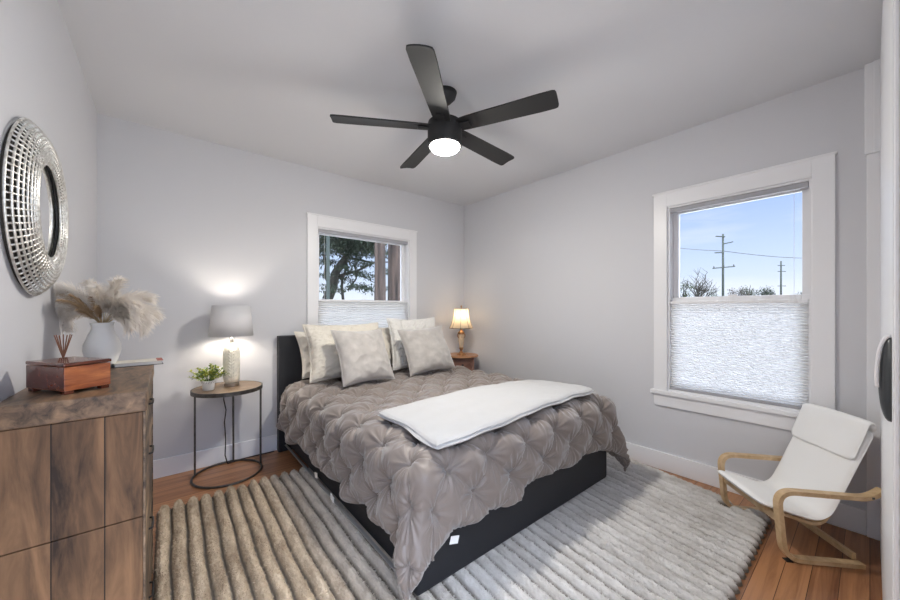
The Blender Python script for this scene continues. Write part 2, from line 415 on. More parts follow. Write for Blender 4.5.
shade('y', BW, YB, 1.268, 'white pleated shade in the window above the headboard')
shade('x', RW, XR, 1.235, 'white pleated shade covering the lower half of the right wall window')

# ------------------------------------------------------------------ rug
def rug():
    x0, x1, y0, y1 = -.044, 2.63, .365, 2.60
    nx, ny = 760, 420
    pitch = .0605
    X, Y = np.meshgrid(np.linspace(x0, x1, nx), np.linspace(y0, y1, ny), indexing='ij')
    ph = (X-x0)/pitch + .07*np.sin(Y*4+X*3)+.03*np.sin(Y*13+X*9)
    rib = 1-np.abs(2*(ph-np.floor(ph))-1)**2.1
    idx = np.floor(ph)
    rnd = rng.random(200); rr = rnd[np.clip(idx, 0, 199).astype(int)]
    Z = .004+.041*rib*(.88+.24*rr)
    n1 = rng.normal(0, 1, X.shape)
    sm = n1.copy()
    for _ in range(1): sm = (sm+np.roll(sm, 1, 0)+np.roll(sm, 1, 1)+np.roll(sm, -1, 0)+np.roll(sm, -1, 1))/5
    b2 = n1.copy()
    for _ in range(10): b2 = (b2+np.roll(b2, 1, 0)+np.roll(b2, 1, 1)+np.roll(b2, -1, 0)+np.roll(b2, -1, 1))/5
    Z += .0013*sm*2*(.4+rib)+.012*b2*.4
    ed = np.minimum(np.minimum(X-x0, x1-X), np.minimum(Y-y0, y1-Y))
    Z = .003+(Z-.003)*np.clip(ed/.02, 0, 1)**.5
    Z = np.maximum(Z, .003)
    # pressed flat under the chair's far runner
    ax, ay, bx_, by_ = 2.545, .54, 2.78, .29
    tt = np.clip(((X-ax)*(bx_-ax)+(Y-ay)*(by_-ay))/((bx_-ax)**2+(by_-ay)**2), 0, 1)
    dd = np.hypot(X+.06-.06-ax-tt*(bx_-ax), Y-ay-tt*(by_-ay))
    Z = np.where(dd < .045, .003+(Z-.003)*np.clip((dd-.018)/.027, 0, 1), Z)
    # scalloped ends of the ribs
    Yc = Y + np.where(Y < y0+.06, -1, 0)*(.022*rib)*(1-(Y-y0)/.06) + np.where(Y > y1-.06, 1, 0)*(.02*rib)*(1-(y1-Y)/.06)
    Xj = X+.0012*np.roll(n1, 3, 0); Yc = Yc+.0015*np.roll(n1, 5, 1)
    wr_ = np.interp(Y, [.36, 1.2, 2.7], [2.59, 2.755, 2.79]); Xj = x0+(Xj-x0)*(wr_-x0)/(x1-x0)
    V = np.stack([Xj, Yc, Z], -1).reshape(-1, 3)
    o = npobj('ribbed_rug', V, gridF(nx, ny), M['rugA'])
    # the shag itself: short yarn ends standing out of every rib
    nb = 200000
    ii = rng.integers(2, nx-2, nb); jj = rng.integers(2, ny-2, nb)
    G = V.reshape(nx, ny, 3)
    du_ = G[ii+1, jj]-G[ii-1, jj]; dv_ = G[ii, jj+1]-G[ii, jj-1]
    nr = np.cross(du_, dv_); nr /= np.linalg.norm(nr, axis=1, keepdims=True)
    keep = G[ii, jj, 2] > .029; P0 = (G[ii, jj]+rng.uniform(-.003, .003, (nb, 3))*np.array([1, 1, 0]))[keep]; nr = nr[keep]; k_ = len(P0)
    dr_ = nr*.8+rng.normal(0, .6, (k_, 3)); dr_[:, 2] = np.abs(dr_[:, 2])*.8+.1; dr_ /= np.linalg.norm(dr_, axis=1, keepdims=True)
    sd = np.cross(dr_, rng.normal(0, 1, (k_, 3))); sd /= np.linalg.norm(sd, axis=1, keepdims=True)
    ln_ = rng.uniform(.004, .009, (k_, 1)); wd_ = .0011
    A = P0-sd*wd_; B2 = P0+sd*wd_; Cc = P0+dr_*ln_+sd*wd_*.6; Dd = P0+dr_*ln_-sd*wd_*.6
    VV = np.stack([A, B2, Cc, Dd], 1).reshape(-1, 3)
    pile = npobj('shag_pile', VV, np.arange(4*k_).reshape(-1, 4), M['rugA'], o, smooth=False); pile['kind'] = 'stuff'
    return o
m = bpy.data.materials.new('shag_rug'); m.use_nodes = True; t = m.node_tree; b = t.nodes['Principled BSDF']; b.inputs['Roughness'].default_value = 1; b.inputs['Specular IOR Level'].default_value = .1
tcn = t.nodes.new('ShaderNodeTexCoord'); mpn = t.nodes.new('ShaderNodeMapping'); mpn.inputs['Scale'].default_value = (9, 3, 9); t.links.new(tcn.outputs['Object'], mpn.inputs[0])
n = t.nodes.new('ShaderNodeTexNoise'); n.inputs['Scale'].default_value = 1.6; n.inputs['Detail'].default_value = 8; n.inputs['Roughness'].default_value = .75; t.links.new(mpn.outputs[0], n.inputs['Vector'])
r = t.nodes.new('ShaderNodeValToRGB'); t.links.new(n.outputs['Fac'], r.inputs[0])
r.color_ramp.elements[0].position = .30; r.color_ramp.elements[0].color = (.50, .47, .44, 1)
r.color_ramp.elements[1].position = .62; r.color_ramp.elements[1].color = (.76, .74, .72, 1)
# shade between the ribs is painted into the colour, darker towards the base
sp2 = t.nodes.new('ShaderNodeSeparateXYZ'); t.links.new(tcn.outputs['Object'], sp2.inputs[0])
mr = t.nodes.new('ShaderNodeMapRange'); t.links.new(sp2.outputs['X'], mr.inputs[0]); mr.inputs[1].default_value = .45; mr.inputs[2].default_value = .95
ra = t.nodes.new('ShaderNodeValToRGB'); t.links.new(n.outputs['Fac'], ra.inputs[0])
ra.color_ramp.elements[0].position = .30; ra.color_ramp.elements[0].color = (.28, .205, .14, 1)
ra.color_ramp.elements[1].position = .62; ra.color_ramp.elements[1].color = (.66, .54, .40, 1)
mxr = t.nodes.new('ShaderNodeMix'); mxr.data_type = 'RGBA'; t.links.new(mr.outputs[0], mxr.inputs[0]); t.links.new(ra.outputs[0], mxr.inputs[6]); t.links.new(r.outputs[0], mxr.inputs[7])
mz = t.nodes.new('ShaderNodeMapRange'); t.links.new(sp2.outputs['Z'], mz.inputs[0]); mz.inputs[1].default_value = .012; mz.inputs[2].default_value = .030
mxz = t.nodes.new('ShaderNodeMix'); mxz.data_type = 'RGBA'; t.links.new(mz.outputs[0], mxz.inputs[0]); mxz.inputs[6].default_value = (.175, .15, .125, 1); t.links.new(mxr.outputs[2], mxz.inputs[7])   # painted rib shade: low parts of the pile darkened
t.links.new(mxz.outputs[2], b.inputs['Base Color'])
n2 = t.nodes.new('ShaderNodeTexNoise'); n2.inputs['Scale'].default_value = 260; n2.inputs['Detail'].default_value = 3; t.links.new(tcn.outputs['Object'], n2.inputs['Vector'])
bp = t.nodes.new('ShaderNodeBump'); bp.inputs['Strength'].default_value = .6; bp.inputs['Distance'].default_value = .005; t.links.new(n2.outputs['Fac'], bp.inputs['Height']); t.links.new(bp.outputs[0], b.inputs['Normal'])
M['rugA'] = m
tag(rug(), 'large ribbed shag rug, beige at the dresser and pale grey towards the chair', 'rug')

# ------------------------------------------------------------------ bed
bed = empty('platform_bed', (1.52, 1.12, 0), 0, 'black platform bed with plain headboard and solid foot panel under the back window', 'bed')
BX0, BX1, BL = -.765, .765, 2.02
def bp_(name, *a, m=M['bedblk'], bev=.006):
    return obj(name, BX(*a, bev=bev), m, bed)
RZ = .050
bp_('headboard', -.81, .81, 1.955, 2.02, RZ*0+.0, .957, bev=.008)
bp_('foot_panel', -.765, .765, 0, .045, RZ, .40, bev=.012)
bp_('side_panel', -.755, -.72, .045, 1.955, .16, .36); bp_('side_panel', .72, .755, .045, 1.955, .16, .36)
bp_('floor_rail', -.765, -.75, .05, 1.95, RZ, .058, m=M['white_metal'], bev=.002)
bp_('storage_box', -.735, .735, .06, 1.93, RZ, .155, bev=.003)
obj('mattress', BX(-.745, .745, .05, 1.95, .361, .535, bev=.04, seg=4), M['matt'], bed, smooth=True)

# duvet ------------------------------------------------------------
cx = 1.52; W = .70; RAD = .095; TOP = .578; YFOOT = 1.185; YHEAD = 2.98
HS, HF = .41, .35     # overhang (arc length) on the sides, at the foot
def fold_h(s, t):
    c = .250/math.sqrt(2)
    # gentle irregularity of the stitched grid
    s2 = s+.012*np.sin(7*t+1)+.008*np.sin(13*s); t2 = t+.012*np.sin(6*s+2)+.008*np.sin(11*t)
    u = (s2+t2)/math.sqrt(2)/c; v = (s2-t2)/math.sqrt(2)/c
    su, sv = np.abs(np.sin(PI*u)), np.abs(np.sin(PI*v)); puff = su*sv
    iu, iv = np.round(u), np.round(v)
    du, dv = (u-iu)*c, (v-iv)*c
    dd = np.sqrt(du*du+dv*dv)+1e-6; th = np.arctan2(dv, du)
    hsh = np.sin(iu*12.9898+iv*78.233)*43758.5453; hsh = hsh-np.floor(hsh)
    cellr = np.sin(np.floor(u)*3.7+np.floor(v)*9.1)
    amp = .75+.5*hsh
    ln = np.minimum(np.abs(du), np.abs(dv))
    h = .017*(1-np.exp(-(dd/.060)**1.3))+.013*puff**.8*(1+.4*cellr)
    h -= .013*np.exp(-(ln/.006))*np.exp(-dd/.085)*np.clip(dd/.01, 0, 1)
    h -= .020*amp*np.exp(-(dd/.018)**1.4)
    tw = th+dd*3*(hsh-.5)
    star = (1-2*np.abs(np.sin(5.5*tw+3.14*hsh))**.7)*.6+(1-2*np.abs(np.sin(8.5*tw+9*hsh))**.8)*.4
    h += .0120*amp*star*np.exp(-(dd/.085)**2)*np.clip(dd/.020, 0, 1)
    # loose ripples across the panels
    h += .0020*np.sin(48*(s2+.35*t2)+3*np.sin(9*t2)+5*cellr)*puff
    return h
def drape(a, cn=0):
    """arc length beyond the flat edge -> (outward, drop, normal-out, normal-up)"""
    q = PI/2*RAD
    ang = np.clip(a/RAD, 0, PI/2)
    outw = RAD*np.sin(ang); dr = RAD*(1-np.cos(ang))
    ex = np.maximum(a-q, 0)
    outw = outw+.06*ex+ex*cn*.26; dr = dr+ex*.995
    return outw, dr, np.sin(ang), np.cos(ang)
def duvet():
    step = .0052
    s = np.arange(-W-HS, W+HS+1e-6, step); tt = np.arange(-HF, YHEAD-YFOOT+1e-6, step)
    Sg, Tg = np.meshgrid(s, tt, indexing='ij')
    a = np.maximum(np.abs(Sg)-W, 0); b_ = np.maximum(-Tg, 0)
    Lh = np.sqrt(a*a+b_*b_)
    cn = np.where(Lh > 1e-9, 2*a*b_/np.maximum(Lh, 1e-9)**2, 0)**2; ow, dr, no, nu = drape(Lh, cn)
    dx = np.where(Lh > 1e-9, a/np.maximum(Lh, 1e-9), 0)*np.sign(Sg); dy = -np.where(Lh > 1e-9, b_/np.maximum(Lh, 1e-9), 0)
    px = np.clip(Sg, -W, W)+dx*ow; py = np.maximum(Tg, 0)+dy*ow; pz = -dr
    h = fold_h(Sg, Tg)
    # soft irregular swelling and hanging folds
    big = .016*np.sin(3.1*Sg+1.3*Tg+.5)*np.sin(2.3*Tg+.7)+.010*np.sin(7*Tg+3*Sg)
    hang = np.clip((Lh-.18)/.25, 0, 1)
    per = Sg+Tg
    wav = hang*(.012*np.sin(per*20+1)+.004*np.sin(per*41))
    hh = h+big+wav+.012
    hem = np.clip(1-np.minimum(np.minimum(Sg+W+HS, W+HS-Sg), Tg+HF)/.05, 0, 1)
    hh = hh-hem**2*.02
    px = px+dx*no*hh; py = py+dy*no*hh; pz = pz+nu*hh
    # uneven hem
    pz = pz+np.clip(Lh/.4, 0, 1)*(.018*np.sin(per*12.5)+.02*np.sin(Sg*4+1))
    X = cx+px; Yy = YFOOT+py; Z = TOP+pz
    Z = np.maximum(Z, .06)
    V = np.stack([X, Yy, Z], -1).reshape(-1, 3)-np.array([1.52, 1.12, .3])
    o = npobj('duvet', V, gridF(len(s), len(tt)), M['duvet'])
    o.location = (1.52, 1.12, .3)
    so = o.modifiers.new('thick', 'SOLIDIFY'); so.thickness = .012; so.offset = -1
    return o
dv = duvet()
tag(dv, 'taupe satin comforter with pinched pleats spread over the bed', 'comforter')
def dtag(x, y, z, rz, tilt):
    bm = BX(-.022, .022, -.001, .001, -.03, .0)
    o = obj('care_label', bm, M['tag'], dv); o.location = Vector((x, y, z))-Vector((1.52, 1.12, .3)); o.rotation_euler = (0, tilt, rz)
    o['label'] = 'white care label'
dtag(.672, 2.05, .225, R(90), .2); dtag(.668, 1.78, .205, R(90), -.2); dtag(.90, 1.062, .262, 0, .3)

# folded throw -------------------------------------------------------
def slab(name, lx, ly, th, mtl, parent=None, nx=110, ny=44, wr=.004, drop=None, seed=0):
    V = []; 
    u = np.linspace(-1, 1, nx); v = np.linspace(-1, 1, ny)
    U, Vv = np.meshgrid(u, v, indexing='ij')
    ex = np.sign(U)*np.abs(U)**.8; ey = np.sign(Vv)*np.abs(Vv)**.8
    edge = (1-np.abs(U)**30)**.5*(1-np.abs(Vv)**14)**.5
    X = ex*lx/2; Y = ey*ly/2
    nzv = np.array([noise.noise(Vector((x*5+seed, y*9, seed))) for x, y in zip(X.ravel(), Y.ravel())]).reshape(X.shape)
    nz2 = np.array([noise.noise(Vector((x*17+seed, y*17, seed+3))) for x, y in zip(X.ravel(), Y.ravel())]).reshape(X.shape)
    X = X+.012*np.sin(Y*14+seed)*np.abs(U)**4; Y = Y+(.008*np.sin(X*4+1)+.002*np.sin(X*15+seed))*np.abs(Vv)**2
    top = th*edge*(.5)+wr*(nzv*2+nz2)*edge+th/2; bot = th/2-th*edge*.5
    if drop is not None:
        dz = drop(X, Y); top = top+dz; bot = bot+dz
    A = np.stack([X, Y, top], -1).reshape(-1, 3); B_ = np.stack([X, Y, bot], -1).reshape(-1, 3)
    F = np.vstack([gridF(nx, ny), gridF(nx, ny, nx*ny)[:, ::-1]])
    return npobj(name, np.vstack([A, B_]), F, mtl, parent)
from mathutils.bvhtree import BVHTree
_me = dv.data
_bvh = BVHTree.FromPolygons([v.co+dv.location for v in _me.vertices], [tuple(p.vertices) for p in _me.polygons])
def ground_z(x, y, default=.3):
    h_ = _bvh.ray_cast(Vector((x, y, 1.2)), Vector((0, 0, -1)))[0]
    return h_.z if h_ else default
TCX, TCY = 1.495, 1.375
gx, gy = np.arange(.60, 2.50, .02), np.arange(1.0, 1.76, .02)
GZ = np.array([[ground_z(x, y) for y in gy] for x in gx])
pk = GZ.copy()
for _ in range(4):
    q = pk.copy()
    for ax in (0, 1):
        for sh_ in (1, -1): q = np.maximum(q, np.roll(pk, sh_, ax))
    pk = q
for _ in range(14): pk = (pk+np.roll(pk, 1, 0)+np.roll(pk, -1, 0)+np.roll(pk, 1, 1)+np.roll(pk, -1, 1))/5
pk = np.maximum(pk, GZ+.002)
for _ in range(2): pk = (pk+np.roll(pk, 1, 0)+np.roll(pk, -1, 0)+np.roll(pk, 1, 1)+np.roll(pk, -1, 1))/5
def surf(x, y):
    fx = np.clip((x-gx[0])/.02, 1, len(gx)-3); fy = np.clip((y-gy[0])/.02, 1, len(gy)-3)
    ix, iy = fx.astype(int), fy.astype(int); fx = fx-ix; fy = fy-iy
    return (pk[ix, iy]*(1-fx)*(1-fy)+pk[ix+1, iy]*fx*(1-fy)+pk[ix, iy+1]*(1-fx)*fy+pk[ix+1, iy+1]*fx*fy)
th_ = empty('throw_blanket', (TCX, TCY, .6), 0, 'white fleece throw folded into a long strip across the foot of the bed', 'blanket')
for k, (lx, ly) in enumerate(((1.28, .51), (1.268, .502))):
    o = slab('folded_layer', lx, ly, .026, M['throw'], th_, seed=k*7+1, drop=lambda X, Y: surf(X+TCX, Y+TCY)-.6+.003, wr=.003); o.location = (.0, .003*k, k*.013)

# pillows ------------------------------------------------------------
def pillow(w_, h_, th, mtl, loc, lean, rz, label, group=None, seed=0, fur=0, flange=0, roll=0, name='pillow', power=.42, wr=.02):
    n = 64
    u = np.linspace(-1, 1, n); U, Vv = np.meshgrid(u, u, indexing='ij')
    prof = ((1-U**2)*(1-Vv**2)).clip(0)**power
    pin = 1-.09*(1-np.abs(Vv)**2)*(np.abs(U)**3); pin2 = 1-.09*(1-np.abs(U)**2)*(np.abs(Vv)**3)
    X = U*w_/2*pin; Z = Vv*h_/2*pin2
    nf = np.array([noise.noise(Vector((x*7+seed*3, z*7, seed))) for x, z in zip(X.ravel(), Z.ravel())]).reshape(X.shape)
    nr = np.array([abs(noise.noise(Vector((x*11+z*5+seed, z*13-x*4, seed+9)))) for x, z in zip(X.ravel(), Z.ravel())]).reshape(X.shape)
    jf = rng.normal(0, 1, X.shape); jb = rng.normal(0, 1, X.shape)
    side = []
    for sg, j in ((1, jf), (-1, jb)):
        Y = sg*(th/2*prof*(1+.25*nf)+(-wr*nr+fur*j)*np.clip(prof*2, 0, 1))
        Xs, Zs = X, Z
        if fur:
            Xs = X+fur*.8*np.roll(j, 7, 0)*1.0; Zs = Z+fur*.8*np.roll(j, 11, 1)
        side.append(np.stack([Xs, -Y, Zs], -1).reshape(-1, 3))
    # sag
    V = np.vstack(side)
    V[:, 2] += h_/2
    bul = np.clip(1-V[:, 2]/h_*1.6, 0, 1); V[:, 1] *= 1+.35*bul
    V[:, 2] -= .02*(V[:, 0]/(w_/2))**2*0
    F = np.vstack([gridF(n, n), gridF(n, n, n*n)[:, ::-1]])
    o = npobj(name, V, F, mtl)
    o.location = loc; o.rotation_euler = Matrix.Rotation(rz, 3, 'Z').to_euler()
    o.rotation_euler = (Matrix.Rotation(rz, 3, 'Z') @ Matrix.Rotation(lean, 3, 'X') @ Matrix.Rotation(roll, 3, 'Y')).to_euler()
    bm = bmesh.new()
    # piping around the rim
    pts = []
    for U_, V_ in [(a, -1) for a in np.linspace(-1, 1, 20)]+[(1, a) for a in np.linspace(-1, 1, 20)[1:]]+[(a, 1) for a in np.linspace(1, -1, 20)[1:]]+[(-1, a) for a in np.linspace(1, -1, 20)[1:-1]]:
        pts.append((U_*w_/2*(1-.09*(1-abs(V_)**2)*abs(U_)**3), 0, V_*h_/2*(1-.09*(1-abs(U_)**2)*abs(V_)**3)+h_/2))
    tube(bm, pts, .004 if not fur else .008, 6, closed=True)
    obj('piping', bm, mtl, o, smooth=True)
    tag(o, label, 'pillow', group)
    return o
pillow(.60, .40, .15, M['ivory'], (1.13, 2.89, .625), R(-24), R(6), 'ivory cotton pillow leaning on the headboard, outermost at the left', seed=2, power=.36, wr=.035)
pillow(.60, .40, .15, M['ivory'], (1.60, 2.96, .62), R(-14), R(-2), 'ivory pillow standing behind all the others at the middle of the headboard', seed=8, wr=.03)
pillow(.66, .46, .21, M['ivory'], (1.165, 2.68, .625), R(-22), R(1), 'wide fluffy off-white pillow behind the left velvet cushion', seed=5, fur=.0028, power=.30)
pillow(.52, .49, .16, M['fur'], (1.86, 2.74, .62), R(-17), R(-6), 'square fluffy white pillow behind the right velvet cushion', seed=11, fur=.0034, power=.30)
pillow(.45, .44, .165, M['greige'], (1.195, 2.40, .622), R(-27), R(7), 'greige velvet cushion at the front left of the pillows', seed=4, roll=R(1), name='velvet_cushion', wr=.016)
pillow(.47, .43, .165, M['greige'], (1.835, 2.46, .622), R(-27), R(-6), 'greige velvet cushion at the front right of the pillows', seed=14, roll=R(-4), name='velvet_cushion', wr=.016)

# ------------------------------------------------------------------ round iron side table (left)
TX, TY, TR, TZ = .340, 2.915, .217, .622
t_ = empty('round_side_table', (TX, TY, 0), 0, 'round side table with wooden top and thin iron frame left of the bed', 'side table')
obj('table_top', lathe(bmesh.new(), [(0, TZ-.012), (TR-.006, TZ-.012), (TR-.006, TZ-.001), (0, TZ-.001)], 64), M['oakt'], t_)
obj('rim_band', lathe(bmesh.new(), [(TR-.006, TZ-.026), (TR, TZ-.026), (TR, TZ), (TR-.007, TZ), (TR-.007, TZ-.026)], 64, cap=False), M['iron'], t_, angle=40)
obj('base_ring', tube(bmesh.new(), [((TR-.006)*math.cos(2*PI*k/64), (TR-.006)*math.sin(2*PI*k/64), .008) for k in range(64)], .0075, 8, closed=True), M['iron'], t_, smooth=True)
for a in (152, 74, 4):
    x, y = (TR-.006)*math.cos(R(a)), (TR-.006)*math.sin(R(a))
    obj('leg', BX(x-.006, x+.006, y-.006, y+.006, .012, TZ-.02, bev=.001), M['iron'], t_)
# lamp on it
LX, LY = .366, 2.955
la = empty('table_lamp', (LX, LY, TZ), 0, 'table lamp with grey drum shade and patterned glass base, lit', 'lamp')
obj('lamp_foot', lathe(bmesh.new(), [(0, 0), (.047, 0), (.048, .004), (.048, .022), (.042, .026), (0, .026)], 40), M['nickel'], la, angle=40)
obj('lamp_body', lathe(bmesh.new(), [(.03, .026), (.048, .03), (.053, .06), (.054, .15), (.053, .24), (.046, .275), (.030, .300), (.016, .308), (0, .309)], 40), M['mercury'], la, smooth=True)
# raised leaf sprig on the body
bm = bmesh.new()
for k in range(9):
    for sgn in (-1, 1):
        z = .07+k*.022; a0 = R(-95)+sgn*.10; 
        for q in range(1):
            pts = []
            for i in range(5):
                f = i/4; a = a0+sgn*f*.36; pts.append((.0545*math.cos(a), .0545*math.sin(a), z+f*.022))
            tube(bm, pts, [.001, .004, .005, .003, .001], 6)
tube(bm, [(.0545*math.cos(R(-95)), .0545*math.sin(R(-95)), .05+i*.03) for i in range(8)], .002, 6)
obj('leaf_relief', bm, M['mercury'], la, smooth=True)
obj('lamp_neck', lathe(bmesh.new(), [(.012, .305), (.012, .345), (.006, .35), (.006, .40), (0, .40)], 20), M['nickel'], la, smooth=True)
bm = lathe(bmesh.new(), [(.139, .362), (.119, .582)], 56, cap=False)
sh = obj('lamp_shade', bm, M['shadeG'], la, smooth=True); sm = sh.modifiers.new('t', 'SOLIDIFY'); sm.thickness = .002
bm = bmesh.new()
for k in range(3): tube(bm, [(0, 0, .40), (.136*math.cos(R(120*k+20)), .136*math.sin(R(120*k+20)), .40)], .0015, 5)
obj('shade_spider', bm, M['nickel'], la)
obj('bulb', lathe(bmesh.new(), [(0, .40), (.014, .405), (.028, .44), (.030, .46), (.022, .485), (0, .497)], 20), M['bulbL'], la, smooth=True)
# cord of the lamp with its inline box
bm = tube(bmesh.new(), [(-.022, .035, .0), (-.02, .05, -.035)], .004, 6)
cbl = empty('lamp_cord', (LX, LY, TZ), 0, 'black lamp cord hanging behind the round side table and along the floor', 'cord')
cp = [(-.03, .115, .575), (-.035, .12, .50), (-.02, .118, .42), (-.03, .12, .33), (-.022, .12, .2), (-.026, .12, .08), (-.01, .125, .012), (.08, .165, .006), (.22, .168, .006), (.32, .166, .006)]
cps = []
for i in range(len(cp)-1):
    for k in range(6):
        f = k/6; f = f*f*(3-2*f) if i < 5 else f
        cps.append(tuple(cp[i][j]*(1-f)+cp[i+1][j]*f for j in range(3)))
cps.append(cp[-1])
obj('cable', tube(bmesh.new(), [(p[0], p[1], p[2]-TZ) for p in cps], .004, 7), M['black'], cbl, smooth=True)
obj('power_box', BX(-.055, -.005, .10, .13, -.06, -.03, bev=.004), M['black'], cbl)
# plant in pot
pl = empty('potted_plant', (.222, 2.885, TZ), 0, 'small yellow-green leafy plant in a striped white pot', 'plant')
obj('pot', lathe(bmesh.new(), [(0, 0), (.030, 0), (.034, .004), (.040, .066), (.037, .066), (.034, .055), (0, .055)], 36), M['pot'], pl, angle=40)
bm = bmesh.new()
for k in range(16):
    a0 = 2*PI*k/16
    pts = [((.0318+.0075*f)*math.cos(a0+f*.9), (.0318+.0075*f)*math.sin(a0+f*.9), .006+.056*f) for f in [i/6 for i in range(7)]]
    tube(bm, pts, .0011, 4)
o = obj('pot_stripes', bm, M['iron'], pl); o['label'] = 'grey diagonal stripes'
obj('potting_soil', lathe(bmesh.new(), [(0, .0555), (.0345, .0555), (.0345, .058), (0, .060)], 24), M['soil'], pl)
def leafquad(bm, p, d, l, wd, mi=0, droop=.3):
    d = d.normalized(); s = d.cross(Vector((0, 0, 1)));
    if s.length < .05: s = Vector((1, 0, 0))
    s.normalize(); nn = s.cross(d)
    a = bm.verts.new(p); m1 = p+d*l*.45; e_ = p+d*l-Vector((0, 0, l*droop))
    b1 = bm.verts.new(m1+s*wd/2+nn*wd*.12); b2 = bm.verts.new(m1-s*wd/2+nn*wd*.12); c = bm.verts.new(m1-nn*wd*.02); ee = bm.verts.new(e_)
    for f in ((a, b1, c), (a, c, b2), (b1, ee, c), (c, ee, b2)):
        q = bm.faces.new(f); q.material_index = mi
bm = bmesh.new(); bs = bmesh.new()
for k in range(38):
    a = random.uniform(0, 2*PI); el = random.uniform(.3, 1.45); ln = random.uniform(.07, .115)
    dr = Vector((math.cos(a)*math.cos(el), math.sin(a)*math.cos(el), math.sin(el)))
    p0 = Vector((math.cos(a)*.012, math.sin(a)*.012, .058)); pts = []
    for i in range(6):
        f = i/5; p = p0+dr*ln*f; p.z += .02*f-.02*f*f; pts.append(p)
    tube(bs, pts, .0012, 4)
    for i in range(2, 6):
        for q in range(3):
            dd = Vector((random.uniform(-1, 1), random.uniform(-1, 1), random.uniform(-.2, 1)))+dr
            leafquad(bm, pts[i], dd, random.uniform(.020, .036), random.uniform(.012, .019), random.random() < .6 and 1 or 0)
obj('foliage', bm, [M['leaf'], M['leafy']], pl); obj('stems', bs, M['leaf'], pl)

# ------------------------------------------------------------------ right nightstand and lamp
NX, NY, NZ = 2.575, 2.93, .668
ns = empty('round_nightstand', (NX, NY, 0), R(-35), 'small round wooden nightstand with a drawer in the corner right of the bed', 'nightstand')
obj('table_top', lathe(bmesh.new(), [(0, NZ-.022), (.182, NZ-.022), (.190, NZ-.016), (.190, NZ-.006), (.184, NZ), (0, NZ)], 56), M['night'], ns, angle=30)
obj('drawer_case', BX(-.125, .125, -.10, .12, NZ-.19, NZ-.022, bev=.004), M['rust'], ns)
dr_ = obj('drawer', BX(-.105, .105, -.112, -.10, NZ-.175, NZ-.035, bev=.003), M['rust'], ns)
obj('drawer_knob', lathe(bmesh.new(), [(0, -.012), (.011, -.008), (.013, 0), (.009, .006), (0, .008)], 20, c=(0, -.122, NZ-.10)), M['black'], dr_, smooth=True)
for sx_ in (-1, 1):
    for sy_ in (-1, 1):
        bm = tube(bmesh.new(), [(sx_*.115, sy_*.10+.01, NZ-.03), (sx_*.12, sy_*.105+.01, .35), (sx_*.135, sy_*.12+.008, 0)], [.016, .014, .009], 10)
        obj('leg', bm, M['rust'], ns, smooth=True)
obj('shelf', BX(-.11, .11, -.09, .11, .18, .198, bev=.003), M['rust'], ns)
rl = empty('table_lamp', (NX-.03, NY-.03, NZ), 0, 'small brass and alabaster table lamp with glowing cream bell shade', 'lamp')
obj('lamp_foot', lathe(bmesh.new(), [(0, 0), (.050, 0), (.052, .008), (.044, .016), (.030, .022), (.020, .034), (.012, .045), (0, .045)], 32), M['brass'], rl, smooth=True)
obj('column', lathe(bmesh.new(), [(.010, .066), (.020, .08), (.028, .12), (.033, .18), (.034, .225), (.028, .24), (0, .24)], 32), M['alab'], rl, smooth=True)
obj('urn_stem', lathe(bmesh.new(), [(.009, .040), (.010, .048), (.018, .056), (.023, .070), (.024, .082), (.020, .086), (0, .086)], 28), M['brass'], rl, smooth=True)
bm = lathe(bmesh.new(), [(.030, .228), (.040, .236), (.038, .25), (.024, .262), (.014, .27), (.010, .285), (.006, .30), (.006, .40), (0, .40)], 28)
for k in range(6):
    a = R(60*k)
    tube(bm, [(.038*math.cos(a), .038*math.sin(a), .238), (.046*math.cos(a), .046*math.sin(a), .222), (.042*math.cos(a), .042*math.sin(a), .20), (.033*math.cos(a), .033*math.sin(a), .19)], .0035, 6)
obj('brass_collar', bm, M['brass'], rl, smooth=True)
sp_ = [(.134, .300), (.128, .306), (.108, .35), (.092, .40), (.082, .46), (.078, .515)]
bm = bmesh.new(); seg = 48; rings = []
for r_, z_ in sp_:
    rings.append([bm.verts.new((r_*(1-.035*abs(math.sin(4*2*PI*i/seg)))*math.cos(2*PI*i/seg), r_*(1-.035*abs(math.sin(4*2*PI*i/seg)))*math.sin(2*PI*i/seg), z_)) for i in range(seg)])
for a, b in zip(rings, rings[1:]):
    for i in range(seg): bm.faces.new((a[i], a[(i+1) % seg], b[(i+1) % seg], b[i]))
sh = obj('lamp_shade', bm, M['shadeW'], rl, smooth=True)
bm = bmesh.new()
for k in range(8):
    a = 2*PI*k/8; tube(bm, [((r_+.001)*math.cos(a), (r_+.001)*math.sin(a), z_) for r_, z_ in sp_], .0022, 5)
for r_, z_ in (sp_[0], sp_[-1]): tube(bm, [((r_)*(1-.035*abs(math.sin(4*2*PI*i/48)))*math.cos(2*PI*i/48), (r_)*(1-.035*abs(math.sin(4*2*PI*i/48)))*math.sin(2*PI*i/48), z_) for i in range(48)], .003, 5, closed=True)
obj('shade_trim', bm, M['shadeSeam'], sh)
bm = bmesh.new()
for k in range(4): tube(bm, [(0, 0, .515), (.078*math.cos(R(90*k+22)), .078*math.sin(R(90*k+22)), .513)], .0015, 5)
tube(bm, [(.0, 0, .40), (.045, 0, .42), (.045, 0, .49), (0, 0, .515)], .0015, 5)
lathe(bm, [(.003, .515), (.004, .525), (.009, .535), (.006, .55), (0, .556)], 14)
obj('finial', bm, M['brass'], rl, smooth=True)
obj('bulb', lathe(bmesh.new(), [(0, .40), (.012, .404), (.025, .43), (.027, .45), (.02, .472), (0, .482)], 18), M['bulbR'], rl, smooth=True)

